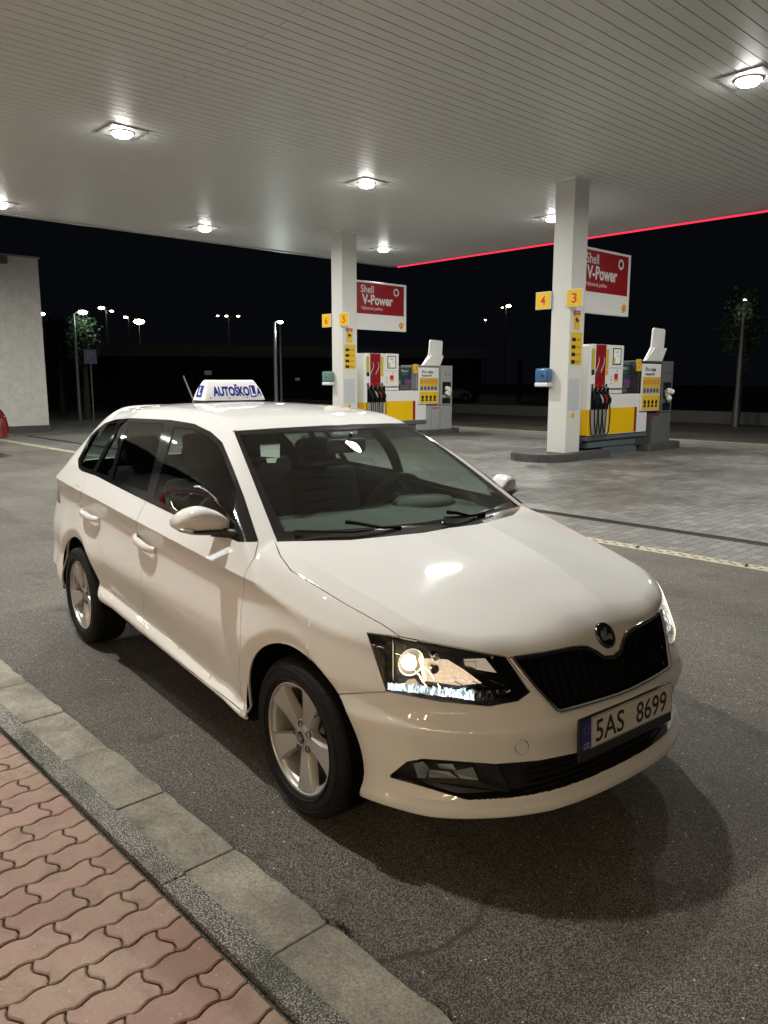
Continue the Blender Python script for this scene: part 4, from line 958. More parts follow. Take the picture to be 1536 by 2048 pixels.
def conc(c0, c1, mossy):
    def f(nt, b):
        co = N(nt, 'ShaderNodeTexCoord').outputs['Object']; at = N(nt, 'ShaderNodeAttribute', attribute_name='tile')
        c = mixc(nt, ramp(nt, noise(nt, 3.2, 7, .68, co), .36, .64), c0, c1); c = mixc(nt, ramp(nt, noise(nt, 8, 6, .7, co), .55, .78), c, tuple(v*.62 for v in c0))
        c = mixc(nt, ramp(nt, voro(nt, 55, co), .05, .09, (1, 1, 1, 1), (0, 0, 0, 1)), c, tuple(v*.5 for v in c0))
        fine = mixc(nt, ramp(nt, noise(nt, 120, 4, .75, co), .36, .64), (.62, .62, .62), (1.22, 1.22, 1.22)); c = mixc(nt, 1.0, c, fine, 'MULTIPLY')
        mv = N(nt, 'ShaderNodeMapRange'); nt.links.new(at.outputs['Fac'], mv.inputs[0]); mv.inputs[3].default_value = .85; mv.inputs[4].default_value = 1.12
        cc = N(nt, 'ShaderNodeCombineColor'); [nt.links.new(mv.outputs[0], cc.inputs[i]) for i in range(3)]; c = mixc(nt, 1.0, c, cc.outputs[0], 'MULTIPLY')
        nt.links.new(c, b.inputs['Base Color']); b.inputs['Roughness'].default_value = .82
        n1 = bump(nt, None, noise(nt, 120, 4, .7, co), .5, .002); bump(nt, b, noise(nt, 14, 4, .6, co), .4, .006, n1)
    return f
SLAB = node_mat('gutter_concrete', conc((.19, .176, .143), (.37, .348, .290), 1))
KERBC = node_mat('kerb_concrete', conc((.060, .062, .060), (.105, .107, .102), 0))
CREAM = node_mat('drain_polymer', conc((.46, .42, .31), (.58, .53, .40), 0))
PLAST = node_mat('wall_render', conc((.60, .59, .55), (.72, .71, .67), 0))
SOFF = mat('soffit_metal', (.84, .855, .83), .42, .0, noise=(3, .05)); SOFB = mat('soffit_joint', (.012, .012, .012), .9)
COLP = mat('column_paint', (.66, .655, .62), .45, noise=(2, .05), bump=(30, .1, .002))
SHY = mat('yellow_panel', (.80, .50, .004), .4); SHR = mat('red_panel', (.26, .006, .012), .4); SHW = mat('white_panel', (.74, .74, .72), .35)
GREYM = mat('grey_steel', (.16, .17, .17), .45, .3); GREYB = mat('plinth_steel', (.115, .14, .155), .5, .2, noise=(6, .15)); DGREY = mat('dark_grey_panel', (.05, .052, .055), .5); LGREY = mat('light_grey_panel', (.33, .34, .34), .45)
TYEL = mat('sticker_yellow', (.72, .47, .03), .5); RINK = mat('red_ink', (.55, .01, .012), .5)

# ---- ground
def sheet(name, x0, x1, y0, y1, z, m, **kw):
    b = MB(); b.quad([(x0, y0, z), (x1, y0, z), (x1, y1, z), (x0, y1, z)]); return st_build(b, name, m, **kw)
sheet('ground', -260, 260, -1.6, 260, 0, ASPH, kind='structure'); sheet('soil', -260, 260, -260, -1.1, -.03, mat('soil', (.05, .045, .035), .95), kind='structure')
sheet('forecourt_paving', -21.5, 14, 5.52, 16.9, .004, PAVG, kind='structure'); sheet('paving_strip', -21.5, 14, 4.50, 5.36, .004, PAVG, kind='structure')
# slabs, kerb and red pavers
def tiles_obj(polys, h, name, m, bev=.002, z0=-.03, kind='structure', tilt=.0):
    b = MB(); vals = []; lay = None
    b.bm.faces.ensure_lookup_table(); lay = b.bm.faces.layers.float.new('tile')
    for poly, v, zt in polys:
        n = len(poly); c = [sum(q[i] for q in poly)/n for i in (0, 1)]
        L = []
        for sh, z in ((0, z0), (0, zt-bev), (bev*1.4, zt)):
            ring = []
            for (x, y) in poly:
                dx, dy = c[0]-x, c[1]-y; d = math.hypot(dx, dy) or 1; ring.append(b.bm.verts.new((x+dx/d*sh, y+dy/d*sh, z+(random.uniform(-tilt, tilt) if sh else 0))))
            L.append(ring)
        for i in range(2):
            for k in range(n): f = b.bm.faces.new((L[i][k], L[i][(k+1) % n], L[i+1][(k+1) % n], L[i+1][k])); f[lay] = v
        f = b.bm.faces.new(L[2]); f[lay] = v
    return st_build(b, name, m, kind=kind)
T_ = []
x = -24.76
while x < 9:
    g = .003; j = lambda a: random.uniform(-a, a); poly = [(x+g, -1.325), (x+.505-g, -1.325)]
    edge = [(x+.505-g, -1.135+j(.004))]+[(x+.505-g-(.505-2*g)*k/9, -1.128+j(.006)) for k in range(1, 9)]+[(x+g, -1.135+j(.004))]
    if abs(x-.46) < .02: edge[-1] = (x+g+.02, -1.150); edge[-2] = (x+.05, -1.131)
    if abs(x+.045) < .02: edge[0] = (x+.505-g-.055, -1.150); poly[1] = (x+.505-g, -1.250); poly.append((x+.475, -1.235)); poly.append((x+.463, -1.185))
    T_.append((poly+edge, random.random(), .022+j(.002))); x += .505
tiles_obj(T_, 0, 'gutter_slabs', SLAB, .003)
T_ = []; x = -24.14
while x < 9: T_.append(([(x+.002, -1.412), (x+1.048, -1.412), (x+1.048, -1.3285), (x+.002, -1.3285)], random.random(), .030+random.uniform(-.001, .001))); x += 1.05
tiles_obj(T_, 0, 'granite_kerb', TERR, .003)
T_ = []; LP, WP = .205, .1175
def zig(t): # flat, step, flat, step
    t = t % 1; pts = ((0, 0), (.20, 0), (.34, 1), (.66, 1), (.80, 0), (1, 0)); 
    for (a, va), (b_, vb) in zip(pts, pts[1:]):
        if a <= t <= b_: return va+(vb-va)*(t-a)/(b_-a)
    return 0
for r in range(-70, 30):
    x0 = r*WP+.056
    if x0 > 4: continue
    for k in range(0, 17):
        y1 = -1.435-(k-.5*(r % 2))*LP+LP*.12; y0 = y1-LP
        if y0 > -1.42: continue
        g = .0035; P0 = []; nseg = 12
        ys = [y0+(y1-y0)*i/nseg for i in range(nseg+1)]
        f = lambda y: .013*(zig(y/LP*2)-.5)
        e = lambda t: .017*(abs(((t*1.0+.25) % 1)*2-1)-.5)*2*min(1, t*5, (1-t)*5)
        lower = [(x0+g+f(y), y) for y in ys]; upper = [(x0+WP-g+f(y), y) for y in reversed(ys)]
        ts = [(i+1)/6 for i in range(5)]
        right = [(x0+g+(WP-2*g)*t, y1-g+e(t)) for t in ts]; left = [(x0+g+(WP-2*g)*t, y0+g+e(t)) for t in reversed(ts)]
        lower[0] = (lower[0][0], y0+g); lower[-1] = (lower[-1][0], y1-g); upper[0] = (upper[0][0], y1-g); upper[-1] = (upper[-1][0], y0+g)
        poly = [(px_, min(py_, -1.428)) for px_, py_ in lower+right+upper+left]
        if max(q[1] for q in poly)-min(q[1] for q in poly) < .03: continue
        pp = [poly[0]]
        for q in poly[1:]:
            if math.hypot(q[0]-pp[-1][0], q[1]-pp[-1][1]) > 5e-4: pp.append(q)
        T_.append((pp, random.random(), .018+random.uniform(-.0012, .0012)))
tiles_obj(T_, 0, 'red_pavement', REDP, .0035, tilt=.0004)
sheet('paver_bedding', -30, 10, -6, -1.43, .006, mat('bedding_dirt', (.13, .105, .08), .95, noise=(60, .4), bump=(120, .6, .006)), kind='structure')
# moss and grass at the slab edge
b = MB(); 
for (gx, gy, n_, sz) in ((.52, -1.10, 70, .022), (.46, -1.12, 30, .015), (.93, -1.11, 40, .016), (.30, -1.115, 14, .010), (-.18, -1.425, 20, .008), (-.6, -1.42, 16, .007), (.35, -1.424, 30, .009), (.18, -1.424, 20, .008)):
    for _ in range(n_):
        x = gx+random.gauss(0, .022); y = gy+random.gauss(0, .007); a = random.uniform(0, 6.28); h = random.uniform(.3, 1)*sz; w = .0012
        b.bm.faces.new([b.bm.verts.new(v) for v in ((x-w*math.cos(a), y-w*math.sin(a), .0), (x+w*math.cos(a), y+w*math.sin(a), .0), (x+random.gauss(0, .4)*h, y+random.gauss(0, .4)*h, h+.004))])
st_build(b, 'grass', mat('grass_green', (.06, .085, .03), .8), kind='stuff')
# small litter and grit
b = MB()
for _ in range(420):
    x = random.uniform(-3.0, 2.2); y = random.choice((random.uniform(-1.12, -.2), random.uniform(-1.12, -.95), random.uniform(-2.2, -1.2))); s_ = random.uniform(.0012, .0036)
    z = .001 if y > -1.12 else (.024 if y > -1.33 else (.031 if y > -1.41 else .019))
    q = [(x+random.uniform(-1, 1)*s_, y+random.uniform(-1, 1)*s_, z+random.uniform(0, s_)) for _ in range(4)]
    vs = [b.bm.verts.new(v) for v in q]
    for t in ((0, 1, 2), (0, 2, 3), (0, 1, 3), (1, 2, 3)): b.bm.faces.new([vs[i] for i in t])
st_build(b, 'grit', mat('grit_stone', (.45, .42, .36), .8), kind='stuff')
# drain channels
dr = st_thing('slot_drain', -4, 5.44, 0, 'long dark grating of a drain channel crossing the grey paving', 'drain')
b = MB(); b.box((-17.5, -.082, -.02), (18, .082, .002)); b.build('channel', mat('drain_dark', (.012, .011, .010), .9), dr)
b = MB()
for sy in (-.080, .068): b.box((-17.5, sy, .002), (18, sy+.012, .009))
for k in range(0, 980): xx = -17.4+k*.036; b.box((xx, -.068, .002), (xx+.011, .068, .007))
b.build('grating', mat('cast_iron', (.060, .052, .046), .6, .5), dr)
cd_ = st_thing('edge_drain', -4, 4.40, 0, 'cream slotted edge drain between the asphalt and the grey paving', 'drain')
b = MB(); b.box((-17.5, -.085, -.03), (18, .085, .006), .003); b.build('channel_body', CREAM, cd_)
b = MB()
for k in range(0, 310):
    xx = -17.4+k*.115; b.box((xx, -.040, .0065), (xx+.038, -.020, .0075)); b.box((xx+.055, .012, .0065), (xx+.093, .032, .0075))
    if k % 9 == 0: b.box((xx+.10, -.060, .0065), (xx+.125, .060, .0078), rz=.3)
b.build('drain_slots', MATS['drain_dark'], cd_)
b = MB(); b.box((-17.5, .088, -.02), (18, .098, .005)); b.build('edge_joint', MATS['drain_dark'], cd_)
# far kerb of the forecourt
b = MB(); b.box((-21.5, 16.92, -.02), (30, 17.04, .10), .015); b.box((-21.5, 17.30, -.02), (30, 17.36, .012)); st_build(b, 'far_kerb', mat('pale_kerb', (.22, .21, .18), .8), kind='structure')
b = MB(); b.box((-60, 27, -.02), (60, 27.4, .45), .03); tag(st_build(b, 'low_wall', mat('dim_wall', (.12, .12, .105), .9)), 'low dark wall running along behind the pumps', 'wall')

# ---- canopy
cn = st_thing('canopy', -5, 4, 0, 'large white slatted canopy roof with a red light strip along its edge', 'canopy')
b = MB(); X0, X1, Y0, Y1 = -12.74, 14.0, -11.5, 12.38
n_ = int((X1-X0)/.18); k = 0
for k in range(n_+1):
    xa = X0+k*.18+.007; xb = xa+.166; js = sorted([-.93+ (2.78 if k % 2 else 0)+5.56*i for i in range(-4, 5)])
    ys = [Y0]+[j_ for j_ in js if Y0 < j_ < Y1]+[Y1]
    for ya, yb in zip(ys, ys[1:]): b.box((xa, ya+.004, HC), (xb, yb-.004, HC+.05))
b.build('soffit', SOFF, cn)
b = MB(); b.box((X0, Y0, HC+.051), (X1, Y1, HC+.058)); b.build('soffit_backing', SOFB, cn)
b = MB(); b.box((X0-.12, Y0-.12, HC+.06), (X1+.12, Y1+.12, HC+.95)); b.build('roof_deck', mat('canopy_deck', (.25, .25, .25), .6), cn)
b = MB(); b.box((X0-.14, Y0, HC-.035), (X0-.005, Y1+.14, HC+.055), .01); b.box((X0-.14, Y1+.002, HC-.035), (X1, Y1+.14, HC+.055), .01); b.build('edge_trim', mat('edge_trim_metal', (.42, .42, .40), .4), cn)
b = MB(); b.box((X0+.16, Y1+.100, HC-.072), (X1, Y1+.135, HC-.037), .008); b.build('red_light_strip', mat('red_led', (.8, .02, .05), .4, emit=(1.0, .035, .085), es=1.25), cn)
LAMPC = (1.0, .982, .915)
LENS = mat('lamp_lens', (1, 1, 1), .3, emit=(1, .97, .92), es=70)
LAMP_W = 214
KEY = (-2.75, -1.55)
lamp_list = [((-2.6, 8.34), 'canopy lamp at the far right of the ceiling, largest and brightest of the lamps'), ((-10.15, 3.41), 'canopy lamp at the left of the ceiling, in a white plate'), ((-9.94, 8.31), 'canopy lamp in the middle of the ceiling, between the two pillars'), ((-9.41, 13.76), 'small canopy lamp touching the left side of the nearer pillar'),
             ((-16.8, 3.65), 'canopy lamp cut by the left border of the photo'), ((-16.14, 8.34), 'small canopy lamp near the left edge of the ceiling, left of the far pillar'), ((-15.38, 13.81), 'small canopy lamp just right of the far pillar, near the canopy corner'),
             ((-2.7, 3.4), 'canopy lamp above the windscreen, out of the picture'), (KEY, 'canopy lamp above the pavement side of the white car'), ((-10.1, -1.6), 'canopy lamp above the pavement behind the white car'), ((-16.8, -1.6), 'unseen canopy lamp added near the rendered wall to brighten it'), ((-2.5, 13.8), 'canopy lamp over the front of the nearer pump')]  # the lamp by the rendered wall is added to brighten that wall
def lamp_fix(x, y, label):
    t = st_thing('canopy_lamp', x, y, HC, label, 'ceiling lamp', 'square lamps in the canopy ceiling')
    b = MB(); b.box((-.30, -.30, -.018), (.30, .30, -.004), .006); b.build('lamp_plate', mat('lamp_plate_grey', (.45, .45, .44), .4), t)
    b = MB(); b.lathe([(.155, -.018), (.152, -.050), (.125, -.080), (.070, -.098), (.0001, -.104)], n=28); b.build('lamp_lens', LENS, t, 60)
    b = MB(); b.lathe([(.175, -.018), (.173, -.034), (.160, -.038), (.157, -.018)], n=28); b.build('lamp_ring', CHROME, t, 60)
    l = bpy.data.lights.new('canopy_light', 'AREA'); l.shape = 'DISK'; l.size = .20; l.energy = LAMP_W; l.color = LAMPC; l.spread = math.radians(172)
    lo = bpy.data.objects.new('canopy_light', l); COL.objects.link(lo); lo.location = W3(x, y, HC-.12); return t
for (x, y), lb in lamp_list: lamp_fix(x, y, lb)

# ---- pillars, pumps and their furniture
def pecten(M, r, parent, bg_=True):
    """scallop emblem, yellow ribs in a red outline"""
    lg = thing('scallop_emblem'); lg.parent = parent
    out = [(-.30, -1.0), (.30, -1.0), (.45, -.72)]+[(1.02*math.cos(a), 1.02*math.sin(a)*.95) for a in np.radians(np.linspace(-22, 202, 15))]+[(-.45, -.72)]
    b = MB(); b.prism([(x*r, y*r) for x, y in out], 0, .0015, M); b.build('emblem_outline', RINK, lg)
    b = MB(); b.prism([(x*r*.84, y*r*.84) for x, y in out], .0015, .0025, M); b.build('emblem_fill', SHY, lg)
    b = MB()
    for a in np.radians([35, 62, 90, 118, 145]): b.prism([(-.03*r, -.75*r), (.03*r, -.75*r), (.80*r*math.cos(a)+.035*r, .78*r*math.sin(a)), (.80*r*math.cos(a)-.035*r, .78*r*math.sin(a))], .0025, .0032, M)
    b.build('emblem_ribs', RINK, lg)
def flat(parent, name, M, x0, y0, x1, y1, m, z0=0, z1=.003, bev=0):
    b = MB(); b.box((x0, y0, z0), (x1, y1, z1), bev, M=M); return b.build(name, m, parent)
def disc(parent, name, M, x, y, r, m, z0=0, z1=.003, n=20):
    b = MB(); b.lathe([(r, z0), (r, z1), (.0001, z1)], M @ Matrix.Translation((x, y, 0)), n=n); return b.build(name, m, parent)

def island(ox, near, nums, towel, towel_name):
    dY = 0 if near else .14
    """one pump island; ox = x of the column's pump-side face in station coordinates, column front at y = 10.9"""
    where = 'nearer' if near else 'far'
    # raised kerbs
    nose = [(-.66, 11.0-10.85), (-.63, -.25), (-.50, -.52), (-.28, -.68), (0, -.72), (.28, -.68), (.50, -.52), (.60, -.25), (.62, 0), (.62, 1.45), (-.66, 1.45)]
    b = MB(); b.prism(nose, 0, .155); k1 = b.build('island_kerb', KERBC, None); k1.location = W3(ox-.42, 10.85, 0); k1.rotation_euler = (0, 0, A_ST)
    bm_ = bmesh.new(); bm_.from_mesh(k1.data); bmesh.ops.bevel(bm_, geom=[e for e in bm_.edges if all(v.co.z > .1 for v in e.verts)], offset=.02, segments=2, affect='EDGES'); bm_.to_mesh(k1.data); bm_.free()
    tag(k1, f'dark concrete kerb with a rounded nose under the {where} pillar', 'kerb', 'raised kerbs of the pump islands')
    b = MB(); b.prism([(-.62, 0), (.55, 0), (.58, .06), (.58, 1.25), (.50, 1.62), (.30, 1.86), (.0, 1.96), (-.3, 1.9), (-.62, 1.6)], 0, .155); k2 = b.build('island_kerb', KERBC, None); k2.location = W3(ox-.42, 13.95, 0); k2.rotation_euler = (0, 0, A_ST)
    tag(k2, f'dark concrete kerb under the service tower of the {where} island', 'kerb', 'raised kerbs of the pump islands')
    # column
    c = st_thing('pillar', ox, 10.9+dY, .155, f'{where} square white pillar holding up the canopy, with stickers on it', 'pillar', 'white canopy pillars')
    b = MB(); b.box((-.44, 0, 0), (0, .50, HC-.155), .006); b.build('pillar_shaft', COLP, c)
    b = MB(); b.box((-.47, -.03, HC-.155-.035), (.03, .53, HC-.155-.002), .004); b.build('pillar_collar', SOFF, c)
    Mx = PXP((0, 0, 0)); My = PYM((0, 0, 0))
    flat(c, 'access_panel', Mx, .04, .86, .42, 1.48, mat('access_grey', (.52, .55, .58), .4), .001, .006)
    fit = lambda s_, w, h, x, y, m_, par=c, M=Mx, z=.009, bold=0, **k: fit_text('sticker_text', s_, w, h, M @ Matrix.Translation((x, y, z)), m_, par, bold=bold, **k)
    num = '3' if near else '5'
    flat(c, 'number_sticker', Mx, .17, .70, .27, .80, TYEL, .001, .004); fit(num, .04, .06, .22, .75, INK, z=.004)
    # price sticker
    ps = flat(c, 'price_sticker', Mx, .06, 1.75, .44, 2.38, TYEL, .001, .005)
    for i, (a_, p_) in enumerate((('95', '38.90'), ('D', '37.90'), ('V', '41.90'), ('VD', '40.90'))):
        yy = 2.24-i*.145; flat(c, 'price_block', Mx, .09, yy-.035, .22, yy+.035, INK, .005, .006); fit(p_, .13, .045, .32, yy, INK, z=.005)
    cp = flat(c, 'camera_sticker', Mx, .13, 2.44, .34, 2.80, TYEL, .001, .005); flat(c, 'sticker_head', Mx, .13, 2.72, .34, 2.80, RINK, .005, .006); fit('POZOR', .15, .035, .235, 2.76, WINK, z=.006)
    b = MB(); b.prism([(.18, 2.62), (.20, 2.67), (.30, 2.62), (.28, 2.57)], .005, .007, Mx); b.prism([(.17, 2.53), (.20, 2.55), (.235, 2.60), (.21, 2.60)], .005, .007, Mx); b.build('camera_symbol', INK, c)
    # number flags on both lane sides
    for nm_, x0, x1 in ((nums[0], -.80, -.44), (nums[1], -.07, .29)):
        t = st_thing('lane_number_sign', ox+x0, 10.9+dY, 3.0, (f'yellow number {nm_} sign sticking out left of the {where} pillar' if x0 < -.5 else f'yellow number {nm_} sign over the right half of the {where} pillar'), 'number sign', 'yellow lane number signs')
        b = MB(); w = x1-x0; b.box((0, -.045, 0), (w, -.004, .34), .004); b.build('sign_case', SHW, t)
        flat(t, 'sign_face', PYM((0, -.045, 0)), .012, .012, w-.012, .328, SHY, .0005, .004)
        fit_text('sign_number', nm_, .115, .185, PYM((w/2, -.049, .17)) , RINK, t, bold=.02)
    # towel dispenser on the left front edge
    t = st_thing('towel_dispenser', ox-.50, 10.9+dY, 1.54, f'{towel_name} paper towel dispenser on the {where} pillar', 'dispenser', 'towel dispensers on the pillars')
    b = MB(); b.box((-.16, -.20, .02), (.15, -.002, .30), .045, seg=3); b.build('dispenser_cover', towel, t, 50)
    b = MB(); b.box((-.165, -.19, -.07), (.155, -.002, .015), .02, seg=2); b.build('dispenser_base', SHW, t, 50)
    b = MB(); b.lathe([(.028, -.202), (.030, -.208), (.0001, -.209)], basis((.04, 0, .15), (1, 0, 0), (0, 0, 1)) @ Matrix.Diagonal((1, 1, -1, 1)), n=16); b.build('spindle_cap', INK if near else DGREY, t)
    # promotional board sticking out behind the column
    t = st_thing('fuel_sign', ox-.20, 11.38+dY*1.5, 2.96, f'red and white fuel sign board mounted on the {where} pillar', 'sign board', 'red and white fuel sign boards')
    L = 1.93; Hs = 1.28; b = MB(); b.box((-.055, 0, 0), (.055, L, Hs), .008); b.build('board_case', SHW, t)
    M_ = PXP((.056, 0, 0)); flat(t, 'board_red', M_, .01, .42, L-.10, Hs-.05, SHR, 0, .003)
    fit_text('board_text', 'Shell', .46, .20, M_ @ Matrix.Translation((.45, 1.07, .003)), WINK, t, bold=.012)
    fit_text('board_text', 'V-Power', 1.14, .27, M_ @ Matrix.Translation((.83, .80, .003)), WINK, t, bold=.030)
    fit_text('board_text', 'Výkonná paliva', .78, .105, M_ @ Matrix.Translation((.62, .56, .003)), WINK, t, bold=.004)
    b = MB(); b.lathe([(.105, .003), (.105, .006), (.062, .006), (.062, .003)], M_ @ Matrix.Translation((1.53, 1.05, 0)), n=28); b.build('board_ring', WINK, t)
    disc(t, 'ring_centre', M_, 1.53, 1.05, .055, INK, .003, .005)
    pecten(M_ @ Matrix.Translation((1.73, .16, .001)), .085, t)

    # ---------------- pump
    p = st_thing('fuel_pump', ox, 11.66+dY, 0, f'white red and yellow fuel pump with four nozzles beside the {where} pillar', 'fuel pump', 'fuel pumps on the islands')
    b = MB(); b.box((-.86, .72 if False else .70, .0), (-.06, 2.16, .20)); b.box((-.84, .10, .20), (-.04, 2.34, .36)); b.box((-.88, -.02, .36), (.0, 2.44, .44)); b.build('plinth', GREYB, p)
    b = MB(); b.box((-.82, -.06, .30), (-.10, .12, .40)); b.build('plinth_end', DGREY, p)
    b = MB(); b.box((-.86, .0, .46), (-.005, .60, 2.30), .03, seg=3); b.build('end_panel', SHW, p, 50)
    flat(p, 'end_yellow', PYM((-.86, -.002, 0)), .02, .47, .84, 1.00, SHY, 0, .004)
    b = MB(); b.box((-.02, .0, .46), (.004, .50, 1.00)); b.build('side_yellow', SHY, p)
    b = MB(); b.box((-.80, .10, 1.32), (.012, 1.28, 2.33), .008); b.build('head', SHW, p)
    M_ = PXP((.012, 0, 0))
    flat(p, 'red_band', M_, .20, 1.45, .58, 2.325, SHR, .0005, .004)
    for yy in (.29, .49):
        b = MB(); b.tube([M_ @ Vector((yy-.03+.06*math.sin(a*1.6), 1.92+.16*math.cos(a), .006)) for a in np.linspace(.2, 2.9, 10)], .008, 5); b.build('band_arc', WINK, p)
        flat(p, 'grade_label', M_, yy-.055, 1.72, yy+.055, 1.83, SHR if yy > .4 else DGREY, .004, .006)
        disc(p, 'band_dot', M_, yy, 1.50, .010, WINK, .004, .006, 10)
    for yy in (.11, .63):
        flat(p, 'yellow_label', M_, yy-.035, 1.83, yy+.055, 2.24, mat('label_yellow', (.55, .42, .02), .5), .0005, .004)
        flat(p, 'grade_label', M_, yy-.035, 1.71, yy+.055, 1.82, INK if yy < .3 else mat('label_yellow', (.5, .4, .02), .5), .0005, .004)
        disc(p, 'round_label', M_, yy+.01, 1.49, .042, DGREY, .0005, .004)
    # display and keypad
    b = MB()
    for a in ((.845, 1.93, 1.165, 1.95), (.845, 2.25, 1.165, 2.27), (.845, 1.95, .865, 2.25), (1.145, 1.95, 1.165, 2.25)): b.box((a[0], a[1], .001), (a[2], a[3], .010), M=M_)
    b.build('display_frame', INK, p)
    flat(p, 'display_face', M_, .865, 1.95, 1.145, 2.25, mat('display_glass', (.50, .53, .52), .15, emit=(.8, .9, .85), es=.25), .001, .004)
    fit_text('display_digits', '0.00', .13, .055, M_ @ Matrix.Translation((1.00, 2.19, .004)), INK, p); fit_text('display_digits', '0.0', .07, .035, M_ @ Matrix.Translation((1.06, 2.11, .004)), INK, p)
    flat(p, 'display_label', M_, .88, 1.965, .945, 2.08, SHY, .004, .006)
    b = MB(); b.box((.76, 1.855, .0005), (1.25, 1.862, .002), M=M_); b.build('panel_seam', DGREY, p)
    flat(p, 'card_label', M_, .94, 1.62, 1.08, 1.74, RINK, .0005, .004); flat(p, 'card_label', M_, .94, 1.57, 1.08, 1.615, TYEL, .0005, .004)
    for k_ in range(3): disc(p, 'button', M_, .82, 1.68-.07*k_, .014, INK, .0005, .006, 10)
    disc(p, 'lock', M_, 1.05, 1.80, .016, INK, .0005, .006, 10)
    flat(p, 'metal_strip', M_, .77, 1.40, 1.26, 1.44, mat('strip_metal', (.35, .33, .28), .3, .6), .0005, .004)
    # nozzle bay
    b = MB(); b.box((-.30, .10, 1.00), (.014, .76, 1.45)); b.build('nozzle_bay', GLOSSB, p)
    b = MB(); b.box((-.05, .12, .45), (.008, .70, 1.00)); b.build('hose_panel', mat('hose_panel_grey', (.30, .29, .26), .5), p)
    for k_, (yy, cl) in enumerate(((.19, INK), (.35, mat('nozzle_white', (.6, .58, .5), .4)), (.51, RINK), (.66, INK))):
        nz = thing('nozzle'); nz.parent = p
        b = MB(); b.tube([(.03, yy-.05, 1.36), (.05, yy-.02, 1.27), (.08, yy+.02, 1.19), (.07, yy+.05, 1.10)], [.016, .022, .026, .020], 8); b.build('nozzle_body', BLACKP, nz, 50)
        b = MB(); b.tube([(.085, yy-.035, 1.31), (.115, yy+.01, 1.22), (.10, yy+.05, 1.14)], [.010, .020, .014], 8); b.build('nozzle_guard', cl, nz, 50)
        b = MB(); b.tube([(.03, yy-.05, 1.36), (.01, yy-.06, 1.41)], .010, 6); b.build('spout', CHROME, nz)
        disc(p, 'bay_light', PXP((.014, 0, 0)), yy-.02, 1.425, .014, WINK, .0005, .004, 10)
        b = MB(); d_ = .02+.015*k_
        b.tube([(.07, yy+.05, 1.10), (.075, yy+.075, .98), (.07, yy+.08, .75), (.08, yy+.03, .52), (.07, yy-.04, .44), (.04, yy-.09, .50), (.02, yy-.11, .75), (.015, yy-.12, 1.00)], .0125, 8); b.build('hose', RUBBER if k_ != 2 else mat('hose_dark', (.02, .014, .012), .5), nz, 60)
    # low cabinet
    b = MB(); b.box((-.82, .74, .46), (.0, 2.42, 1.31), .012); b.build('cabinet', SHW, p)
    b = MB(); b.box((-.80, 1.27, 1.312), (-.02, 2.40, 1.335)); b.build('cabinet_top', INK, p)
    M_ = PXP((.002, 0, 0)); flat(p, 'yellow_front', M_, .76, .47, 1.86, 1.02, SHY, 0, .003); flat(p, 'red_stripe', M_, 1.862, .47, 1.96, 1.02, SHR, 0, .003); flat(p, 'white_margin', M_, .745, .462, 2.41, .469, SHW, 0, .002)
    disc(p, 'lock', M_, 2.34, 1.21, .018, INK, 0, .004, 10); pecten(M_ @ Matrix.Translation((2.17, .97, .0005)), .066, p)
    # low strip hose at the side of the end panel
    b = MB(); b.tube([(-.60, -.01, 1.75), (-.55, -.03, 1.62), (-.50, -.03, 1.45), (-.49, -.01, 1.33)] if near else [(-.70, -.01, 1.82), (-.64, -.04, 1.68), (-.66, -.04, 1.45), (-.70, -.02, 1.34)], .012, 6); b.build('vapour_hose', RUBBER if near else SHR, p)

    # advertising screen on top of the cabinet
    t = st_thing('advertising_screen', ox-.30, 13.02+dY, 1.335, f'small dark advertising screen on the cabinet of the {where} pump', 'screen', 'advertising screens')
    b = MB(); b.box((-.05, .05, .10), (.05, .78, .66), .01); b.box((-.03, .25, 0), (.03, .6, .10)); b.build('screen_case', GREYM, t)
    M_ = PXP((.051, 0, 0)); flat(t, 'screen_picture', M_, .09, .14, .74, .62, mat('screen_dark', (.012, .028, .030), .3, emit=(.05, .12, .12), es=.15), 0, .002)
    flat(t, 'picture_patch', M_, .42, .15, .72, .30, mat('screen_violet', (.12, .04, .13), .4, emit=(.3, .1, .3), es=.10), .002, .003); flat(t, 'picture_patch', M_, .12, .15, .24, .26, mat('screen_amber', (.45, .28, .03), .4), .002, .003)
    fit_text('screen_text', 'Natural', .30, .08, M_ @ Matrix.Translation((.42, .54, .003)), WINK, t); fit_text('screen_text', 'aditiva', .26, .05, M_ @ Matrix.Translation((.42, .44, .003)), MATS['grey_ink'], t)
    t2 = st_thing('island_number_tag', ox-.02, 13.56+dY, 1.80, f'small yellow tag with a number left of the safety board on the {where} island', 'number tag', 'yellow number tags')
    b = MB(); b.box((-.02, 0, 0), (.02, .17, .26), .004); b.build('tag_plate', TYEL, t2); fit_text('tag_number', '2' if near else '3', .07, .13, PXP((.021, .085, .13)), RINK, t2, bold=.01)

    # ---------------- service tower
    tm = GREYM if near else LGREY
    t = st_thing('service_tower', ox, 13.68+dY, .155, ('dark grey' if near else 'light grey')+f' service tower with a safety board on the {where} island', 'service tower', 'service towers on the islands')
    b = MB(); b.box((-.62, .02, .0), (-.03, 1.00, 1.86), .01); b.build('tower_body', tm if not near else DGREY, t)
    b = MB(); b.box((-.66, 1.01, .0), (.0, 1.52, .70), .008); b.box((-.66, 1.01, .72), (.0, 1.52, 1.88), .008); b.box((-.66, .0, 1.845), (.0, 1.01, 1.88), .004); b.build('tower_column', tm, t)
    M_ = PXP((.001, 0, 0)); flat(t, 'hatch', M_, 1.08, 1.02, 1.45, 1.40, INK, 0, .002); flat(t, 'slot', M_, 1.08, .76, 1.45, .93, INK, 0, .002)
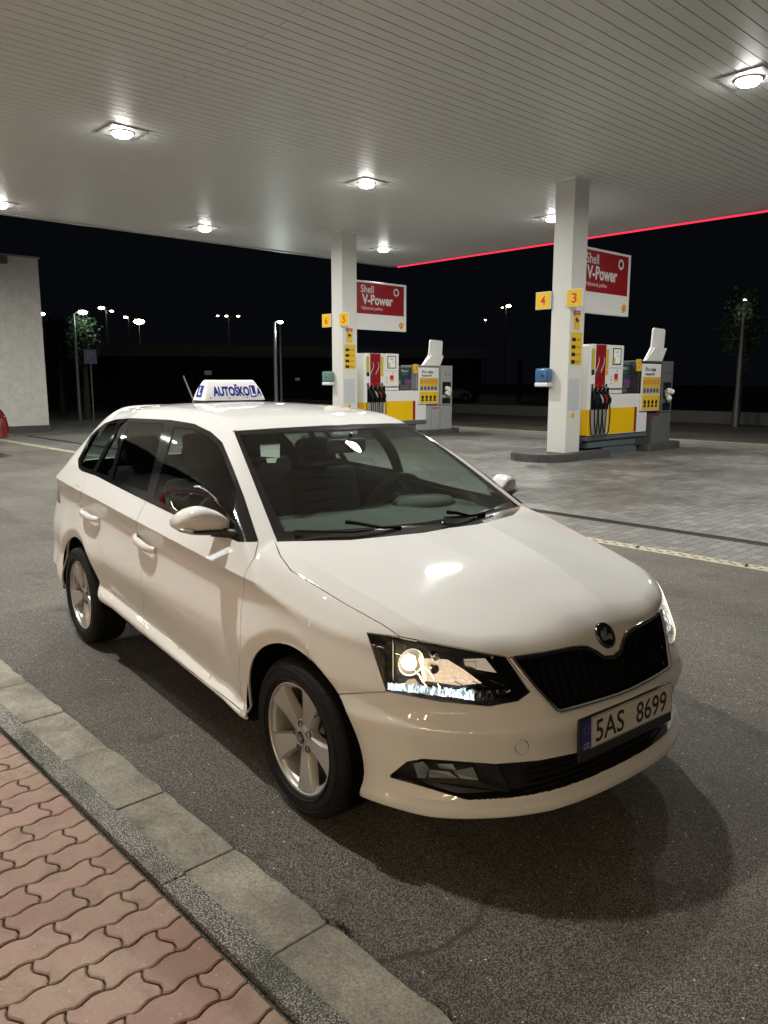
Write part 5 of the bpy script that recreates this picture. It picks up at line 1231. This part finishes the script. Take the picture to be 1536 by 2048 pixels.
    for yy in (1.22, 1.38): disc(t, 'tower_button', M_, yy, 1.62, .022, INK, 0, .004, 10)
    b = MB(); cpt = M_ @ Vector((1.22, 1.15, .06))
    for k_ in range(7): b.lathe([(.0001, -.07), (.05, -.045), (.065, 0), (.045, .05), (.0001, .07)], Matrix.Translation(cpt+Vector((random.uniform(-.02, .04), random.uniform(-.06, .12), random.uniform(-.12, .07)))) @ Matrix.Rotation(random.uniform(0, 3), 4, 'X'), n=7)
    o = b.build('paper_towel', PAPER, None); o.location = W3(ox, 13.68+dY, .155); o.rotation_euler = (0, 0, A_ST); tag(o, f'crumpled white paper towel hanging from the {where} service tower', 'paper towel', 'paper towels on the service towers')
    b = MB(); b.box((.0, .02, 0) if False else (-.10, .62, .0), (.03, .96, .62), .006); b.build('bucket_box', tm, t)
    b = MB(); b.box((-.06, .64, .625), (.02, .90, .65)); b.build('squeegee_red', RINK, t)
    sb = thing('safety_board', (.02, .04, .76)); sb.parent = t
    b = MB(); b.box((-.02, 0, 0), (.02, .84, 1.05), .02); b.build('board_plate', SHW, sb)
    M_ = PXP((.021, 0, 0)); flat(sb, 'board_yellow', M_, .03, .03, .81, .36, TYEL, 0, .002); flat(sb, 'board_band', M_, .03, .38, .81, .76, mat('band_gold', (.62, .42, .06), .5), 0, .002)
    fit_text('board_title', 'Pro vaše', .46, .085, M_ @ Matrix.Translation((.36, .93, 0)), INK, sb, bold=.03); fit_text('board_title', 'bezpečí', .42, .085, M_ @ Matrix.Translation((.34, .82, 0)), INK, sb, bold=.03)
    BLU = mat('symbol_blue', (.02, .10, .35), .5)
    for k_ in range(5): disc(sb, 'blue_symbol', M_, .12+.145*k_, .46, .055, BLU, .002, .004, 14)
    for k_ in range(5):
        b = MB(); b.lathe([(.052, .002), (.052, .004), (.036, .004), (.036, .002)], M_ @ Matrix.Translation((.12+.145*k_, .65, 0)), n=14); b.build('red_symbol', RINK, sb)
    for k_ in range(4): disc(sb, 'black_symbol', M_, .16+.17*k_, .20, .052, INK, .002, .004, 14); flat(sb, 'symbol_foot', M_, .11+.17*k_, .09, .21+.17*k_, .14, INK, .002, .004)
    # folded white panel on the tower top
    t = st_thing('folded_panel', ox-.05, 13.95+dY, 2.035, f'blank white folded panel standing on the {where} service tower', 'panel', 'white folded panels')
    prof = [(.0, 0), (.28, .30), (.32, .70), (.37, .735), (.82, .725), (.86, .68), (.83, .30), (.74, 0)]
    b = MB(); b.prism(prof, -.04, .0, basis((0, 0, 0), (0, 1, 0), (0, 0, 1))); b.build('panel_front', SHW, t)
    b = MB(); b.prism([(.02, 0), (.30, .30), (.83, .30), (.74, 0)], .0, .02, basis((0.001, 0, 0), (0, 1, 0), (.18, 0, 1))); b.prism([(.46, 0), (.83, .29), (.74, 0)], .02, .022, basis((0.001, 0, 0), (0, 1, 0), (.18, 0, 1))); b.build('panel_fold', WHITEP, t)

island(-6.88, True, ('4', '3'), glass_mat('blue_plastic', (.05, .16, .36), .1, .12) if False else mat('blue_plastic', (.045, .14, .30), .15, coat=.6), 'translucent blue')
island(-13.97, False, ('6', '5'), mat('green_plastic', (.12, .24, .20), .2, coat=.4), 'pale green')

# ---- pale rendered building at the left
t = st_thing('rendered_building', -23, 6.6, 0, 'pale rendered building wall with a dark plinth at the left border', 'building')
b = MB(); b.box((-9, -16, .22), (0, 0, 5.22)); b.build('wall', PLAST, t)
b = MB(); b.box((-9.03, -16, 0), (.03, .03, .218)); b.build('plinth', mat('plinth_dark', (.05, .055, .05), .8), t)
b = MB(); b.box((-9.05, -16, 5.225), (.05, .05, 5.27)); b.build('coping', mat('coping_grey', (.20, .20, .19), .6), t)
b = MB(); b.box((-.6, -16, 4.98), (.25, -.95, 5.20)); b.build('eaves_box', DGREY, t)

# ---- kiosk shop behind the viewer: its lit windows are what the car's glass reflects
sh = st_thing('shop_building', 0, -6.2, 0, 'shop building with lit windows facing the pumps', 'shop')
WALLM = mat('shop_wall', (.45, .44, .42), .7)
b = MB(); b.box((-22, -.25, -.02), (12, -.05, .55)); b.box((-22, -.25, 2.75), (12, -.05, 4.9))
for x in (-22, -20.4, -17.6, -14.8, -12, -9.2, -6.4, -3.6, -.8, 2.0, 4.8, 7.6, 10.4, 11.75): b.box((x, -.25, .55), (x+.25, -.05, 2.75))
b.build('facade', WALLM, sh)
b = MB(); b.box((-22, -6.3, -.02), (12, -6.2, 4.9)); b.box((-22, -6.2, 3.0), (12, -.25, 3.05)); b.box((-22.1, -6.3, 0), (-22, -.05, 4.9)); b.box((12, -6.3, 0), (12.1, -.05, 4.9)); b.build('inner_walls', mat('shop_inside', (.62, .52, .40), .8), sh)
b = MB(); b.box((-22, -6.2, -.02), (12, -.25, .0)); b.build('shop_floor', mat('shop_floor', (.30, .22, .16), .4), sh)
for x in (-20.4, -17.6, -14.8, -12, -9.2, -6.4, -3.6, -.8, 2.0, 4.8, 7.6):
    b = MB(); b.box((x-1.3, -.16, .56), (x+1.15, -.15, 2.74)) if False else b.box((x+.26, -.152, .56), (x+2.79, -.150, 2.74)); b.build('shop_window', CLEAR, sh)
TUBE = mat('shop_tube', (1, 1, 1), .5, emit=(1.0, .82, .58), es=26); TUBE2 = mat('shop_tube_fill', (1, 1, 1), .5, emit=(1.0, .75, .47), es=88)  # second tube made stronger and warmer as added fill for the front bumper
for x in (-20, -16.5, -13, -10, -7, -4, -1, 2.2, 4.4, 6.6, 8.8):
    for y in (-1.0, -4.2):
        b = MB(); b.box((x, y, 2.93), (x+1.5, y+.16, 2.985)); b.build('ceiling_tube', TUBE if x < 1 else TUBE2, sh)
shelf_cols = [(.5, .08, .05), (.08, .2, .5), (.6, .5, .1), (.6, .6, .55), (.1, .35, .15), (.03, .05, .12)]
for k_, x in enumerate((-19, -15, -11, -8.2, -5.4, -2.6, .2, 3.0, 5.8)):
    s_ = thing('shop_shelf', (x, -2.4, 0)); s_.parent = sh
    b = MB(); b.box((0, -.2, 0), (2.0, 0, 1.9)); 
    b.build('shelf_back', mat('shelf_back', (.3, .3, .3), .6), s_)
    for r in range(4):
        b = MB(); xx = .05
        while xx < 1.85: w = random.uniform(.08, .22); b.box((xx, 0, .15+.45*r), (xx+w*.9, .16, .15+.45*r+random.uniform(.18, .34))); xx += w
        b.build('goods', mat('goods_%s' % 'abcdef'[(k_+r) % 6], shelf_cols[(k_+r) % 6], .5), s_)
b = MB(); b.box((-22, -.04, 3.0), (12, .06, 3.10)); b.build('red_fascia_strip', mat('red_strip', (.8, .02, .05), .4, emit=(1.0, .04, .07), es=.06), sh)
b = MB(); b.box((-17.4, -.04, 3.6), (-11.6, .05, 4.6)); b.build('shop_sign', mat('sign_maroon', (.25, .01, .02), .4), sh)
fit_text('shop_lettering', 'Select', 4.2, .72, basis((-14.5, .052, 4.1), (-1, 0, 0), (0, 0, 1)), mat('lit_letters', (1, 1, 1), .5, emit=(.9, 1, 1), es=7), sh, bold=.02)

# ---- dark surroundings
def at_dir(px, py, dist, z=None):
    """ground point `dist` metres away in the direction of a photo pixel, and the height of that pixel there"""
    d = _F+_R*(px-IW/2)/FPX+_U*(IH/2-py)/FPX; h = math.hypot(d[0], d[1]); P_ = CAM_C+d/h*dist; return Vector((P_[0], P_[1], 0)), P_[2]
POLEM = mat('galvanised_pole', (.16, .165, .165), .5, .4)
WARML = mat('warm_bulb', (1, .9, .7), .4, emit=(1, .78, .48), es=30); COOLL = mat('cool_bulb', (.9, 1, .95), .4, emit=(.85, 1.0, .93), es=26)
def street_lamp(px, py, dist, heads, label, warm=True, r=.07, energy=0, armlen=1.0, bulb=.17):
    p0, h = at_dir(px, py, dist); to = (Vector((CAM_C[0], CAM_C[1], 0))-p0).normalized(); right = Vector((to.y, -to.x, 0))*-1
    t = thing('street_lamp', p0, 0, label, 'street lamp', 'street lamps in the dark beyond the station')
    b = MB(); b.tube([(0, 0, 0), (0, 0, h*.6), (0, 0, h)], [r*1.5, r*1.1, r*.7], 8); b.build('pole', POLEM, t, 60)
    for (dx, dz, s_) in heads:
        q = right*dx; b = MB(); b.tube([(0, 0, h), (q.x*.5, q.y*.5, h+.05+dz*.6), (q.x, q.y, h+dz)], r*.5, 6); b.build('arm', POLEM, t)
        b = MB(); b.lathe([(.0001, -bulb*.55*s_), (bulb*.75*s_, -bulb*.3*s_), (bulb*s_, 0), (bulb*.7*s_, bulb*.3*s_), (.0001, bulb*.4*s_)], Matrix.Translation((q.x, q.y, h+dz)), n=12); b.build('lamp_head', WARML if warm else COOLL, t, 60)
        if energy:
            l = bpy.data.lights.new('street_light', 'POINT'); l.energy = energy; l.shadow_soft_size = .15; l.color = (1, .8, .55) if warm else (.85, 1, .93)
            lo = bpy.data.objects.new('street_light', l); COL.objects.link(lo); lo.location = p0+q+Vector((0, 0, h+dz-.35))
    return t, p0, h
street_lamp(85, 628, 70, [(0, 0, 1.3)], 'single warm street lamp beside the rendered wall, leftmost of the lamps')
street_lamp(147, 628, 34, [(.35, .08, 1.3)], 'cool white street lamp on a lit pole beside a leafy tree', False, .055, 18, bulb=.14)
street_lamp(212, 622, 72, [(-.35, .25, 1.6), (.45, .0, 1.0)], 'street lamp with two warm heads on one tall pole')
street_lamp(257, 637, 82, [(-.25, .12, 1.2)], 'small street lamp with one warm head left of the brightest lamp')
street_lamp(278, 643, 88, [(0, 0, 3.4)], 'brightest round warm street lamp, a large yellowish glow', r=.05)
street_lamp(457, 636, 85, [(-1.1, .2, .8), (-.2, .2, .9), (1.0, .2, .95)], 'street lamp with three small heads in a row')
street_lamp(549, 645, 30, [(.22, .02, .9)], 'modern street lamp with a lit white pole above the car roof', False, .06, 70, bulb=.12)
street_lamp(560, 648, 36, [], 'thin unlit pole close behind the modern street lamp', r=.05)
street_lamp(971, 640, 95, [(0, 0, .9)], 'tiny street lamp left of the tall two-headed one between the pillars', r=.05)
street_lamp(1012, 614, 80, [(.25, .1, 1.5), (-.35, -.05, .6)], 'tall two-headed street lamp left of the nearer pillar')
street_lamp(1490, 600, 30, [(0, 0, .9)], 'street lamp half hidden in tree leaves at the right border', False, .07, 6, bulb=.06)
def tree(px, py_top, dist, hw, label, seed=1, lean=0):
    rg = random.Random(seed); p0, h = at_dir(px, py_top, dist); t = thing('tree', p0, 0, label, 'tree', 'trees in the dark beyond the station')
    b = MB(); b.tube([(0, 0, 0), (.05, 0, h*.3), (-.05, .05, h*.6), (0, 0, h*.92)], [.16, .12, .08, .02], 8)
    for k_ in range(9):
        z = h*(.35+.06*k_); a = rg.uniform(0, 6.28); L = hw*rg.uniform(.5, .9); b.tube([(0, 0, z), (L*.5*math.cos(a), L*.5*math.sin(a), z+L*.35), (L*math.cos(a), L*math.sin(a), z+L*.55)], [.04, .025, .008], 5)
    b.build('trunk', mat('bark', (.06, .045, .03), .9), t)
    vs, fs = [], []
    for _ in range(90):
        zz = rg.uniform(.62, .99); rr = hw*(1-abs(zz-.78)*1.7)*rg.uniform(.2, 1); a = rg.uniform(0, 6.28); c = (rr*math.cos(a), rr*math.sin(a), h*zz)
        for _ in range(36):
            q = [c[i]+rg.gauss(0, .16) for i in range(3)]; s_ = rg.uniform(.05, .11); u = Vector((rg.gauss(0, 1), rg.gauss(0, 1), rg.gauss(0, 1))).normalized(); v = u.orthogonal().normalized(); n0 = len(vs)
            for e1, e2 in ((0, -1), (.5, 0), (0, 1), (-.5, 0)): vs.append(tuple(q[i]+(u[i]*e1+v[i]*e2)*s_ for i in range(3)))
            fs.append((n0, n0+1, n0+2, n0+3))
    me = bpy.data.meshes.new('crown'); me.from_pydata(vs, [], fs); link('crown', me, mat('leaf_green', (.035, .055, .025), .6), t)
tree(163, 640, 34.8, .45, 'leafy tree lit by the cool street lamp right of the rendered wall', 3)
tree(112, 640, 40, 1.6, 'dim tree between the rendered wall and the cool street lamp', 5)
tree(1489, 596, 30.8, .55, 'dark tree with sparkling leaves round the lamp at the right border', 8)
# long dark shed with a paler parapet
t = thing('long_shed', (0, 0, 0), 0, 'long low dark building with a pale parapet band behind the street lamps', 'building')
pA, zA = at_dir(-250, 683, 62); pB, zB = at_dir(960, 683, 62); dv = (pB-pA); Lg = dv.length; ang = math.atan2(dv.y, dv.x); t.location = pA; t.rotation_euler = (0, 0, ang)
b = MB(); b.box((0, 0, 0), (Lg, 8, zA-.85)); b.build('shed_wall', mat('shed_wall', (.030, .028, .024), .8), t)
b = MB(); b.box((-.4, -.35, zA-.84), (Lg+.4, 8, zA), .05); b.build('parapet', mat('parapet_grey', (.10, .10, .095), .8, emit=(.5, .55, .45), es=.006) if False else mat('parapet_grey', (.3, .3, .28), .8), t)
for x, w, h0, h1 in ((21, .5, 2.0, 2.3), (22.5, .3, 1.0, 1.2), (27.5, .35, 1.6, 1.8), (35, .5, 1.1, 1.5), (38, .6, 1.9, 2.4)):
    b = MB(); b.box((x, -.03, h0), (x+w, -.002, h1)); b.build('lit_window', mat('dim_window', (.2, .25, .22), .5, emit=(.75, .9, .7), es=.05), t)
for k_ in range(12):
    b = MB(); b.box((3+k_*4.2, -.12, 0), (3.35+k_*4.2, -.003, zA-.86)); b.build('shed_pier', mat('pier_dim', (.05, .05, .046), .8), t)
# parking sign
p0, h = at_dir(181, 725, 30); to = (Vector((CAM_C[0], CAM_C[1], 0))-p0).normalized(); t = thing('parking_sign', p0, math.atan2(to.y, to.x)+.1, 'blue parking sign with a white P on a thin post', 'road sign')
b = MB(); b.tube([(0, 0, 0), (0, 0, h+.25)], .022, 8); b.build('post', POLEM, t)
flat(t, 'sign_plate', PXP((.035, 0, h)), -.21, -.05, .21, .45, mat('sign_blue_dim', (.010, .010, .08), .4), 0, .01); fit_text('sign_letter', 'P', .20, .28, PXP((.046, 0, h+.24)), mat('dim_letter', (.07, .07, .08), .5), t, bold=.01)
# neon letters far off
p0, h = at_dir(937, 714, 90); to = (Vector((CAM_C[0], CAM_C[1], 0))-p0).normalized(); t = thing('neon_sign', p0, math.atan2(to.y, to.x), 'small blue neon letters far off between the pillars', 'neon sign')
NEON = mat('blue_neon', (.05, .1, 1), .4, emit=(.08, .16, 1.0), es=6)
fit_text('neon_letters', 'LE', .85, .55, PXP((.05, -.2, h)), NEON, t, bold=.04); b = MB(); b.box((-.2, -1.3, 0), (0, 1.5, h+.8)); b.build('sign_tower', mat('tower_dim', (.03, .03, .035), .8), t)
flat(t, 'neon_mark', PXP((.05, 1.0, h)), -.06, -.2, .08, .12, NEON, 0, .02)
# two far parked cars and the red car at the left border, built from the same body shells
def other_car(loc, rz, m_, label, full=False):
    r = thing('parked_car', loc, rz, label, 'car')
    for o in list(bpy.data.objects):
        if o.parent == car and (o.name.split('.')[0] in ('body_shell', 'bonnet', 'front_bumper', 'tailgate', 'rear_bumper', 'front_door', 'rear_door', 'window_surround', 'windscreen', 'tail_lamp', 'underbody', 'quarter_patch', 'headlamp', 'grille', 'lower_intake', 'wheel')):
            c = o.copy(); COL.objects.link(c); c.parent = r
            if c.type == 'MESH' and o.data.materials[0] == PAINT:
                c.data = o.data.copy(); c.data.materials[0] = m_
            if c.type == 'EMPTY':
                for q in [x for x in bpy.data.objects if x.parent == o]:
                    if q.name.split('.')[0] in ('tyre', 'rim'): d_ = q.copy(); COL.objects.link(d_); d_.parent = c
            if o.name.split('.')[0] in ('front_door', 'rear_door'):
                for q in [x for x in bpy.data.objects if x.parent == o and x.name.startswith('door_window')]: d_ = q.copy(); COL.objects.link(d_); d_.parent = c
    return r
REDC = mat('red_car_paint', (.13, .006, .008), .3, coat=.8)
p0 = W3(-16.2, -.24, 0); other_car((p0.x, p0.y, 0), A_ST+math.radians(-90), REDC, 'dark red parked car, only its corner shows at the left border')
p0, h = at_dir(925, 770, 62); other_car((p0.x, p0.y, 0), math.radians(60), mat('dull_car_paint', (.35, .36, .36), .4), 'pale parked car far off in the dark between the pillars')
